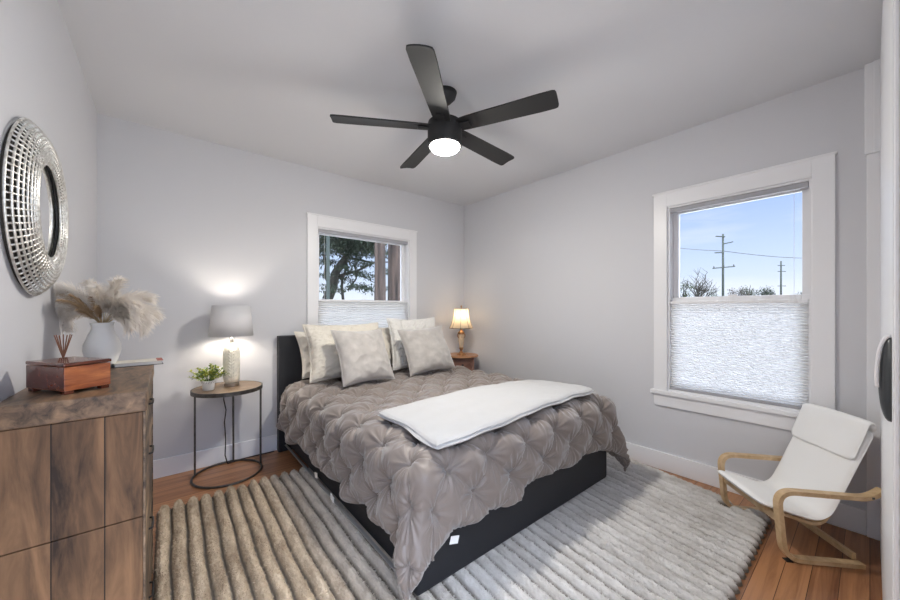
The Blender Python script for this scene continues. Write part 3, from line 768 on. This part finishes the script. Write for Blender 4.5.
# ------------------------------------------------------------------ ceiling fan
FX, FY = 1.256, 1.576
fan = empty('ceiling_fan', (FX, FY, 0), 0, 'black five-blade ceiling fan with a lit round lamp below', 'ceiling fan')
obj('ceiling_canopy', lathe(bmesh.new(), [(.022, 2.375), (.035, 2.382), (.062, 2.41), (.070, H-.001), (0, H-.001)], 40), M['fanblk'], fan, smooth=True)
obj('downrod', lathe(bmesh.new(), [(.011, 2.26), (.011, 2.38)], 20), M['fanblk'], fan, smooth=True)
obj('motor_housing', lathe(bmesh.new(), [(0, 2.282), (.04, 2.282), (.082, 2.272), (.098, 2.262), (.101, 2.25), (.100, 2.137), (.096, 2.127), (.088, 2.124), (.088, 2.130), (0, 2.130)], 56), M['fanblk'], fan, angle=35)
obj('light_diffuser', lathe(bmesh.new(), [(.085, 2.127), (.083, 2.116), (.074, 2.106), (.052, 2.098), (.027, 2.094), (0, 2.093)], 48, cap=False), M['lampglow'], fan, smooth=True)
for k in range(5):
    a = R(6+72*k)
    bm = bmesh.new()
    # outline in local (r along x, width y), pitched
    xs = [.085, .14, .25, .40, .55, .618, .632, .637]; wd = [.046, .051, .054, .057, .061, .060, .055, .042]
    top = []; bot = []
    for x, w__ in zip(xs, wd):
        row = []
        for yy in (-w__, -w__*.6, 0, w__*.6, w__):
            cam_ = .004*(1-(yy/w__)**2)
            row.append((x, yy, cam_))
        top.append(row)
    Mx = Matrix.Rotation(a, 4, 'Z') @ Matrix.Translation((0, 0, 2.233)) @ Matrix.Rotation(R(-11), 4, 'X')
    G = [[[bm.verts.new(Mx @ Vector((p[0], p[1], p[2]+dz))) for p in row] for row in top] for dz in (.004, -.004)]
    nr, nc = len(top), 5
    for s_ in (0, 1):
        for i in range(nr-1):
            for j in range(nc-1):
                f = (G[s_][i][j], G[s_][i+1][j], G[s_][i+1][j+1], G[s_][i][j+1]); bm.faces.new(f if s_ == 0 else f[::-1])
    for i in range(nr-1):
        for j in (0, nc-1): bm.faces.new((G[0][i][j], G[0][i+1][j], G[1][i+1][j], G[1][i][j]))
    for j in range(nc-1):
        for i in (0, nr-1): bm.faces.new((G[0][i][j], G[0][i][j+1], G[1][i][j+1], G[1][i][j]))
    bl = obj('blade', bm, M['fanblk'], fan, angle=40)
    bm = bmesh.new(); box(bm, .075, .16, -.022, .022, -.012, -.004, bev=.002, mtx=Mx); obj('blade_bracket', bm, M['fanblk'], bl)

# ------------------------------------------------------------------ mirror on the left wall
MY, MZ = 1.725, 1.497
mi = empty('round_wall_mirror', (XL, MY, MZ), 0, 'round mirror in a wide woven silver lattice frame on the left wall', 'mirror')
def prof_m(f):    # f 0 outer .. 1 inner ; returns (radius, depth from wall)
    a = PI*f
    r_ = .275-.123*f; dpt = .010+.046*math.sin(a*.72+.04)**.8
    return r_, dpt
bm = bmesh.new(); nR = 12; nA = 84
for i in range(nR+1):
    r_, dp = prof_m(i/nR)
    tube(bm, [(dp, r_*math.cos(2*PI*k/nA), r_*math.sin(2*PI*k/nA)) for k in range(nA)], .0034, 5, closed=True)
for k in range(nA):
    a = 2*PI*(k+.5)/nA
    tube(bm, [(prof_m(i/14)[1], prof_m(i/14)[0]*math.cos(a), prof_m(i/14)[0]*math.sin(a)) for i in range(15)], .0032, 4)
obj('woven_frame', bm, M['silver'], mi, smooth=True)
def disc(x, prof, seg=72):
    bm = lathe(bmesh.new(), prof, seg)
    bmesh.ops.rotate(bm, verts=bm.verts, matrix=Matrix.Rotation(R(90), 3, 'Y'))
    bmesh.ops.translate(bm, verts=bm.verts, vec=(x, 0, 0)); return bm
obj('backing_board', disc(.001, [(0, 0), (.262, 0), (.262, .008), (0, .008)]), M['darkback'], mi)
obj('mirror_glass', disc(.030, [(0, 0), (.158, 0), (.158, .006), (0, .006)]), M['mirror'], mi)
obj('inner_rim', tube(bmesh.new(), [(.036, .157*math.cos(2*PI*k/72), .160*math.sin(2*PI*k/72)) for k in range(72)], .005, 8, closed=True), M['black'], mi, smooth=True)

# ------------------------------------------------------------------ dresser
DX1, DY0, DY1, DZ = -.047, 1.33, 2.055, .94
DX0 = XL+.018
dr = empty('dresser', (DX0, DY0, 0), 0, 'distressed brown plank dresser against the left wall', 'dresser')
dw, dl = DX1-DX0, DY1-DY0
obj('dresser_top', BX(-.001, dw+.003, -.004, dl+.003, DZ-.058, DZ, bev=.004), M['drifttop'], dr)
obj('side_panel', BX(.0, dw-.006, .002, .02, .580, DZ-.060, bev=.002), M['drift'], dr)
obj('side_panel', BX(.0, dw-.006, .002, .02, .02, .577, bev=.002), M['drift'], dr)
obj('side_panel', BX(.0, dw-.006, dl-.02, dl-.002, .02, DZ-.060, bev=.002), M['drift'], dr)
obj('back_panel', BX(.0, .012, .02, dl-.02, .02, DZ-.060), M['drift'], dr)
obj('carcass', BX(.013, dw-.024, .0205, dl-.0205, .03, DZ-.061), M['darkback'], dr)
for y0 in (.002, dl-.03):
    obj('corner_post', BX(dw-.006+.0005, dw, y0, y0+.028, 0, DZ-.059, bev=.002), M['drifty'], dr)
for (z0, z1) in ((.03, .245), (.253, .517), (.525, .787), (.795, .875)):
    q = obj('drawer', BX(dw-.023, dw-.003, .036, dl-.036, z0, z1, bev=.003), M['drifty'], dr)
    zc = (z0+z1)/2
    for yc in (.5*dl,):
        bm = bmesh.new(); tube(bm, [(dw-.004, yc-.045, zc), (dw+.007, yc-.040, zc), (dw+.008, yc, zc), (dw+.007, yc+.040, zc), (dw-.004, yc+.045, zc)], .0035, 8)
        obj('drawer_pull', bm, M['black'], q, smooth=True)

# keepsake box
ang = math.atan2(.057, .082)
kb = empty('keepsake_box', (-.216, 1.398, DZ), ang, 'small cedar keepsake box with orange grain on the dresser', 'box')
bw, bd, bh = .104, .165, .085
obj('box_body', BX(0, bw, 0, bd, .010, .076, bev=.0015), M['cedar'], kb)
obj('lid', BX(-.002, bw+.002, -.002, bd+.002, .0775, .0875, bev=.003), M['cedard'], kb)
obj('side_board', BX(-.0012, .0002, .001, bd-.001, .012, .0755), M['cedard'], kb)
for x in (.002, bw-.022):
    for y in (.002, bd-.022): obj('foot', BX(x, x+.02, y, y+.02, 0, .011, bev=.002), M['cedard'], kb)

# vase and plumes
VX, VY = -.200, 1.965
va = obj('vase', lathe(bmesh.new(), [(0, 0), (.030, 0), (.034, .004), (.047, .030), (.056, .062), (.055, .085), (.043, .115), (.033, .137), (.032, .150), (.037, .162), (.034, .163), (.029, .150), (.030, .137), (.040, .112), (.05, .085), (.05, .06), (.03, .012), (0, .010)], 48), M['vase'], smooth=True)
va.scale = (1.0, 1.0, 1.12)
va.location = (VX, VY, DZ); tag(va, 'matte white ceramic vase holding dried plumes at the far end of the dresser', 'vase')
def plume(az, el, ln, droop, mtl, label, fluff=.03, nh=420, z0=.10, width=1):
    o = empty('pampas_plume', (VX, VY, DZ+.178), 0, label, 'dried plume', 'dried plumes in the white vase')
    n = 22; pts = []; p = Vector((0, 0, -.06)); 
    d0 = Vector((math.cos(az)*math.cos(el), math.sin(az)*math.cos(el), math.sin(el)))
    pts.append(p); p = Vector((d0.x*.018, d0.y*.018, 0)); pts.append(p.copy()); v = d0.copy(); ln *= 1.25
    for i in range(n):
        v = (v+Vector((0, 0, -droop/n*(.3+1.6*i/n)))).normalized(); p = p+v*ln/n
        if VX+p.x < XL+.025: p.x = XL+.025-VX
        pts.append(p.copy())
    obj('stem', tube(bmesh.new(), pts, [.0013]*(len(pts)-4)+[.0008]*4, 5), M['stem'], o)
    V = []; F = []
    P = pts[2:]
    for k in range(nh):
        f = random.uniform(.12, 1)**.8; i = min(int(f*(n-1)), n-2); ff = f*(n-1)-i
        q = P[i].lerp(P[i+1], ff); tv = (P[i+1]-P[i]).normalized()
        rd = Vector((random.gauss(0, 1), random.gauss(0, 1), random.gauss(0, 1))); rd = (rd-tv*rd.dot(tv)).normalized()
        L_ = fluff*random.uniform(.5, 1.2)*(math.sin(PI*min(1, f*.86+.14))**.5+.25)
        dirv = (tv*1.35+rd*.75*width).normalized()
        s = dirv.cross(rd).normalized()*.0010
        a = q; b1 = q+dirv*L_*.55; c = q+dirv*L_+Vector((0, 0, -L_*.28))+rd*L_*.1
        base = len(V); V += [a-s*.6, a+s*.6, b1-s, b1+s, c-s*.3, c+s*.3]
        F += [(base, base+1, base+3, base+2), (base+2, base+3, base+5, base+4)]
    V = np.array([tuple(x) for x in V])
    V[:, 0] = np.maximum(V[:, 0], XL+.008-VX)
    npobj('plume', V, F, mtl, o, smooth=False)
cream = 'feathery cream plume arching out of the white vase'; tan = 'tan bristly plume standing in the middle of the white vase'
# camera-right direction in room axes: (.77,-.63)
rt = math.atan2(-.635, .773)
for (daz, el, ln, dp_) in ((0, .95, .13, 2.5), (.3, .7, .12, 2.4), (-.15, .75, .11, 2.2), (.1, 1.15, .14, 2.3), (.5, 1.15, .16, 1.8), (2.6, 1.05, .15, 1.6), (3.3, .95, .16, 1.7), (2.2, 1.15, .16, 1.5), (1.2, 1.05, .17, 1.5), (2.9, .8, .16, 1.6), (-1.0, 1.25, .13, 1.0), (.0, 1.35, .15, .9), (3.0, 1.35, .14, .9), (.7, .85, .15, 1.8), (-.1, 1.2, .15, 2.6), (3.4, 1.2, .19, 1.9), (1.6, 1.35, .16, 1.0), (.35, .95, .15, 2.6), (3.0, .75, .20, 2.3), (2.7, .95, .20, 2.0)):
    plume(rt+daz, el, ln, dp_, M['plumeW'], cream, fluff=.055, nh=620)
for (daz, el, ln, dp_) in ((-1.4, 1.2, .09, .3), (-1.0, 1.0, .07, .5), (-2.2, 1.1, .11, .6), (3.1, 1.0, .18, .9), (-2.6, 1.0, .12, 1.0), (2.6, 1.2, .15, .5), (-1.7, .9, .07, .6), (3.3, .9, .19, .9), (-1.2, 1.4, .12, .2)):
    plume(rt+daz, el, ln, dp_, M['plumeT'], tan, fluff=.026, nh=480, width=.6)

# reed diffuser
rd_ = empty('reed_diffuser', (-.268, 1.72, DZ), 0, 'reed diffuser with brown sticks in a frosted bottle behind the cedar box', 'diffuser')
obj('bottle', lathe(bmesh.new(), [(0, 0), (.024, 0), (.026, .004), (.026, .045), (.012, .056), (.011, .07), (.014, .072), (.009, .072), (.009, .06), (0, .05)], 28), M['bottle'], rd_, smooth=True)
for k in range(7):
    a = 2*PI*k/7; dx_, dy_ = .020*math.cos(a), .030*math.sin(a)
    obj('reed', tube(bmesh.new(), [(-dx_*.25, -dy_*.25, .05), (dx_, dy_, .150)], .0016, 6), M['reed'], rd_)
# book
bk = empty('book', (-.165, 1.925, DZ), R(4), 'cream covered book with black spine lying beside the vase on the dresser', 'book')
obj('lower_cover', BX(0, .155, 0, .105, 0, .0022), M['coverb'], bk)
obj('page_block', BX(.004, .150, .004, .101, .0024, .0138), M['paper'], bk)
obj('upper_cover', BX(0, .155, 0, .105, .014, .0162), M['cover'], bk)
obj('spine', BX(-.002, .0, 0, .105, 0, .0162), M['coverb'], bk)
obj('red_strip', BX(.135, .1552, -.0004, .105, .0163, .0168), M['coverr'], bk)

# ------------------------------------------------------------------ bentwood chair
ch_ang = math.atan2(.682, .731)
chair = empty('bentwood_chair', (2.365, .42, 0), ch_ang, 'small bentwood armchair with white cushion by the right window', 'chair')
# local x = width (+x far side towards the wall), local y = forward?  backwards is (.682,-.731) = -y
HWc = .205
def bk_(path): return [(-p[0], p[1]) for p in path]
for sx_ in (-1, 1):
    x0, x1 = (HWc-.016, HWc+.018) if sx_ > 0 else (-HWc-.018, -HWc+.016)
    path = fillet([(.43, .355), (.37, .315), (0, .325), (.03, .011), (.35, .009)], [.04, .075, .075], 10)
    a = strip(bmesh.new(), bk_([(p.x, p.y) for p in path]), x0, x1, .019)
    obj('arm_frame', a, M['birch'], chair, angle=35)
    s = strip(bmesh.new(), bk_([(p.x, p.y) for p in fillet([(-.008, .205), (.25, .128), (.425, .56)], [.07], 10)]), sx_*.112, sx_*.14, .014)
    obj('seat_rail', s, M['birch'], chair, angle=35)
    obj('foot_pad', BX((x0+x1)/2-.014, (x0+x1)/2+.014, -.062, -.035, -.0005, .004), M['black'], chair)
    bm = bmesh.new()
    for (yy, zz) in ((.018, .20), (.33, .315)):
        lathe(bm, [(0, -.002), (.006, -.001), (.006, .001), (0, .002)], 12)
    bm.free()
    bm = bmesh.new()
    box(bm, *( (x1, x1+.002) if sx_ > 0 else (x0-.002, x0)), -.385, -.375, .318, .328, bev=.0008)
    obj('bolt', bm, M['iron'], chair)
def cross(name, y, z, hx=HWc-.016, t1=.018, t2=.036):
    obj(name, BX(-hx, hx, y-t1/2, y+t1/2, z-t2/2, z+t2/2, bev=.003), M['birch'], chair)
cross('front_crossbar', -.022, .185); cross('rear_crossbar', -.335, .034, t2=.03); cross('back_crossbar', -.405, .45, hx=.125, t1=.014)
def cushion(name, path, hw, th, mtl, parent, quilt=True, n=90, edge_r=.8):
    P = [Vector((-p[0], p[1])) for p in path]
    # resample
    cum = [0]
    for a, b in zip(P, P[1:]): cum.append(cum[-1]+(b-a).length)
    Lt = cum[-1]; nn_ = 40
    s = np.linspace(0, Lt, n); py = np.interp(s, cum, [p.x for p in P]); pz = np.interp(s, cum, [p.y for p in P])
    ty = np.gradient(py, s); tz = np.gradient(pz, s); l_ = np.hypot(ty, tz); ty /= l_; tz /= l_
    u = np.linspace(-1, 1, nn_)
    Sg, U = np.meshgrid(s, u, indexing='ij')
    f = Sg/Lt*2-1
    e1 = (1-np.abs(U)**6).clip(0)**.5; e2 = (1-np.abs(f)**26).clip(0)**.5
    rc = .035
    hwv = hw*np.ones_like(Sg)
    de = np.minimum(Sg, Lt-Sg); k = np.clip(1-de/rc, 0, 1); hwv = hw-rc+rc*np.sqrt(np.clip(1-k*k, 0, 1))
    nyv, nzv = -tz[:, None], ty[:, None]
    # normal pointing to the sitter side: forward/up
    sgn = -1
    thv = th*e1*e2
    wr = np.array([noise.noise(Vector((a*9, b*9, 3.3))) for a, b in zip((U*hw).ravel(), Sg.ravel())]).reshape(U.shape)*.004
    X = U*hwv
    layers = []
    for q in (1, 0):
        off = (thv*.5*(1 if q else -1)+wr*q*e1*e2)*sgn
        layers.append(np.stack([X, py[:, None]+nyv*off, pz[:, None]+nzv*off], -1).reshape(-1, 3))
    V = np.vstack(layers); F = np.vstack([gridF(n, nn_), gridF(n, nn_, n*nn_)[:, ::-1]])
    return npobj(name, V, F, mtl, parent)
cpath = fillet([(-.045, .245), (.235, .168), (.430, .605)], [.085], 14)
cu = cushion('cushion', [(p.x, p.y) for p in cpath], .180, .034, M['chairfab'], chair)
hp = fillet([(.343, .465), (.385, .575), (.412, .647), (.438, .640), (.443, .60)], [.03, .014, .012], 6)
cushion('head_pillow', [(p.x, p.y) for p in hp], .176, .026, M['chairfab'], chair, n=60)

# ------------------------------------------------------------------ outside
struct('ground', BX(-60, 130, -60, 130, -1.0, -.9), M['gnd_pale'])
def at(u, t, v=309.5):
    rr = (u-450)/345
    return Vector((t*(.6348+rr*.7727), t*(.7727-rr*.6348), 1.175+(309.5-v)*t/345))
def leaves(c, rad, n, size, bm, squash=1):
    for _ in range(n):
        v = Vector((random.gauss(0, 1), random.gauss(0, 1), random.gauss(0, 1))).normalized()*rad*random.random()**.45
        v.z *= squash; p = c+v
        d_ = Vector((random.uniform(-1, 1), random.uniform(-1, 1), random.uniform(-.7, .7)))
        leafquad(bm, p, d_, size*random.uniform(.6, 1.4), size*random.uniform(.3, .6), 0, .2)
def limb(bm, p0, p1, r0, r1, n=8, wob=.1, seed=0):
    pts = []; rs = []
    for i in range(n+1):
        f = i/n; p = p0.lerp(p1, f); q = noise.noise_vector(p*1.3+Vector((seed, 0, 0)))*wob*math.sin(PI*f)
        pts.append(p+q); rs.append(r0*(1-f)+r1*f)
    tube(bm, pts, rs, 8); return pts
# redwood trunks behind the back window
for (u, t_d, wpx, lab, tw) in ((379, 8, 9.5, 'slim reddish brown tree trunk outside the back window', 0), (394.5, 8.6, 13, 'thick reddish brown tree trunk at the right of the back window view', .2)):
    b_ = at(u, t_d); rr = wpx*t_d/345/2
    o = empty('redwood_tree', (b_.x, b_.y, -.9), 0, lab, 'tree')
    bm = bmesh.new(); n = 36; seg = 20; rings = []
    for i in range(n+1):
        z = i*.28; ring = []
        for k in range(seg):
            a = 2*PI*k/seg; q = rr*(1.25-.3*min(1, z/6))*(1+.10*math.sin(a*7+z*.3+tw)+.05*noise.noise(Vector((a*2, z, tw))))
            ring.append(bm.verts.new((q*math.cos(a)+.03*math.sin(z*.5), q*math.sin(a), z)))
        rings.append(ring)
    for a_, b2 in zip(rings, rings[1:]):
        for k in range(seg): bm.faces.new((a_[k], a_[(k+1) % seg], b2[(k+1) % seg], b2[k]))
    obj('trunk', bm, M['bark'], o, smooth=True)
    bm = bmesh.new()
    for k in range(14): 
        a = random.uniform(0, 2*PI); z = random.uniform(5.6, 9.5)
        limb(bm, Vector((0, 0, z)), Vector((math.cos(a)*1.6, math.sin(a)*1.6, z-.2)), .04, .01, seed=k)
    obj('branches', bm, M['dbark'], o)
    bm = bmesh.new()
    for k in range(14): leaves(Vector((random.uniform(-1.5, 1.5), random.uniform(-1.5, 1.5), random.uniform(5.8, 9.6))), .8, 160, .12, bm, .5)
    obj('foliage', bm, M['dleaf'], o)
# spreading dark tree
def spread_tree(u, t_d, lab, seed, limbs, clumps, rb=.12):
    random.seed(seed)
    b_ = at(u, t_d); base = Vector((b_.x, b_.y, -.9))
    o = empty('cypress_tree', base, 0, lab, 'tree')
    bm = bmesh.new()
    for k, (u0, v0, u1, v1, r0, r1, dt) in enumerate(limbs):
        p0 = at(u0, t_d, v0)-base; p1 = at(u1, t_d+dt, v1)-base
        limb(bm, p0, p1, r0, r1, wob=.25, seed=seed+k, n=10)
    obj('trunk', bm, M['dbark'], o, smooth=True)
    bm = bmesh.new()
    for (u0, v0, rad, n, sq) in clumps:
        for _ in range(3):
            p = at(u0+random.uniform(-4, 4), t_d+random.uniform(-.9, .9), v0+random.uniform(-2.5, 2.5))-base
            leaves(p, rad, int(n*1.7), .11, bm, sq)
    obj('foliage', bm, M['dleaf'], o)
cl = []
random.seed(21)
for (u0, v0) in ((321, 238), (330, 234), (340, 240), (350, 237), (360, 242), (368, 240), (345, 246), (335, 248), (357, 250), (371, 250), (322, 250), (350, 232), (365, 233), (340, 232), (368, 246), (347, 253)): cl.append((u0, v0, .42, 95, .45))
for (u0, v0) in ((322, 262), (333, 261), (352, 262), (366, 264), (359, 273), (370, 277), (346, 279), (327, 288), (338, 291), (356, 287), (368, 289), (325, 276), (345, 268)): cl.append((u0, v0, .36, 34, .22))
spread_tree(336, 11, 'dark spreading conifer with crooked limbs filling the left of the back window view', 5,
    [(322, 360, 327, 300, .20, .17, 0), (327, 300, 352, 243, .17, .09, 0), (352, 243, 360, 215, .09, .05, 0), (329, 292, 324, 255, .09, .05, .3), (338, 276, 372, 264, .06, .03, .4), (345, 258, 388, 262, .05, .02, .2), (345, 256, 335, 235, .06, .03, -.2), (345, 330, 346, 250, .05, .04, .5), (348, 290, 360, 255, .03, .02, .4), (340, 245, 320, 240, .04, .02, .2), (350, 286, 385, 296, .03, .012, .3), (346, 270, 375, 283, .025, .01, .3)], cl)
spread_tree(398, 14, 'dark conifer foliage behind the two reddish trunks', 9,
    [(392, 380, 393, 240, .09, .05, 0), (393, 262, 375, 255, .03, .01, 0)],
    [(385, 240, .5, 80, .5), (386, 252, .4, 60, .4), (402, 242, .5, 80, .5), (404, 262, .4, 60, .4), (385, 272, .4, 40, .3), (404, 284, .4, 60, .4), (386, 288, .35, 30, .3)])
gp_ = at(328, 6)
g = obj('yard_post', BX(-.024, .024, -.024, .024, 0, 5.2, bev=.004), M['post']); g.location = (gp_.x, gp_.y, -.9); tag(g, 'slim grey-green post at the left of the back window view', 'post')
# utility poles
def upole(u, t_d, vt, arms, lab, rad):
    b_ = at(u, t_d); topz = at(u, t_d, vt).z
    o = empty('utility_pole', (b_.x, b_.y, -.9), math.atan2(-.635, .773), lab, 'utility pole', None)
    obj('pole', tube(bmesh.new(), [(0, 0, 0), (0, 0, topz+.9)], [rad*1.1, rad*.8], 12), M['pole'], o, smooth=True)
    for (v, a0, a1, tilt) in arms:
        z = at(u, t_d, v).z+.9; s = t_d/345
        obj('crossarm', tube(bmesh.new(), [(a0*s, -rad, z), (a1*s, -rad, z+tilt*s)], .07, 6), M['pole'], o)
        if a1-a0 > 12:
            for f in (.05, .5, .95): obj('insulator', lathe(bmesh.new(), [(0, 0), (.05, 0), (.07, .1), (.04, .2), (0, .22)], 8, c=((a0+(a1-a0)*f)*s, -rad, z+tilt*s*f+.05)), M['black'], o)
    return o
upole(723, 42, 234, ((236.5, -8, 1, -.5), (244, 0, 9, 2), (253, -9, 0, .5), (268.5, -11, 11, 2)), 'tall utility pole with three crossarms left of centre in the right window', .13)
upole(781, 70, 261, ((265.5, -4, 3, 0), (271.5, -4, 4, 0), (286, -4, 4, 0)), 'more distant short utility pole at the right of the right window view', .17)
a, m1, b = at(640, 60, 241), at(723, 42, 251), at(840, 48, 258)
bm = bmesh.new(); pts = []
for p, q in ((a, m1), (m1, b)):
    for k in range(12):
        f = k/12; r_ = p.lerp(q, f); r_.z -= .35*math.sin(PI*f); pts.append(r_)
pts.append(b); tube(bm, [p-m1 for p in pts], .04, 6)
o = obj('power_line', bm, M['black']); o.location = m1; tag(o, 'black power line crossing the sky in the right window', 'cable')
# bushes / trees on the skyline
def bush(u, t_d, v, wpx, mtl, lab, leaf=.35, dense=1, bare=False, name='bushy_tree'):
    b_ = at(u, t_d); hgt = at(u, t_d, v).z+.9; wd = wpx*t_d/345
    o = empty(name, (b_.x, b_.y, -.9), 0, lab, 'tree')
    bm = bmesh.new(); limb(bm, Vector((0, 0, 0)), Vector((0, 0, hgt*.6)), .22, .12)
    for k in range(26 if bare else 8):
        a = random.uniform(0, 2*PI); r_ = wd/2*random.uniform(.3, 1); z0 = hgt*random.uniform(.3, .6)
        p1 = Vector((math.cos(a)*r_, math.sin(a)*r_, hgt*random.uniform(.65, 1)*(1-.25*(r_/(wd/2))**2)))
        pts = limb(bm, Vector((0, 0, z0)), p1, .08, .025, wob=.5, seed=k)
        if bare:
            for q in range(5):
                s_ = pts[random.randint(3, 8)]; limb(bm, s_, s_+Vector((random.uniform(-1, 1), random.uniform(-1, 1), random.uniform(.2, 1.3))), .03, .012, n=4)
    obj('trunk', bm, M['dbark'], o)
    bm = bmesh.new()
    for k in range(int(16*dense)):
        a = random.uniform(0, 2*PI); r_ = wd/2*random.random()**.5
        leaves(Vector((math.cos(a)*r_, math.sin(a)*r_, hgt*(.45+.47*random.random()*(1-.5*(r_/(wd/2))**2)))), wd*.16+.3, int(60*dense), leaf, bm)
    obj('foliage', bm, mtl, o)
random.seed(33)
M['autumn'] = mat('autumn_leaf', (.05, .038, .03), .9)
bush(684, 50, 275, 14, M['bleaf'], 'green shrubby tree at the left edge of the right window view', .3, .8)
bush(698, 55, 268, 34, M['autumn'], 'bare branching tree left of the tall utility pole', .16, .55, True, 'bare_tree')
bush(714, 60, 289, 12, M['bleaf'], 'low dark green bush just left of the tall utility pole', .3, 1)
bush(737, 60, 284, 18, M['autumn'], 'brownish tree just right of the tall utility pole', .3, 1.2)
bush(748, 62, 281.5, 16, M['bleaf'], 'mid green tree between the two utility poles', .3, 1.2)
bush(763, 58, 283.5, 22, M['dleaf'], 'dark green round tree beside the distant utility pole', .3, 1.6)
bush(800, 60, 291, 14, M['dleaf'], 'low dark tree at the right edge of the right window view', .3, 1)
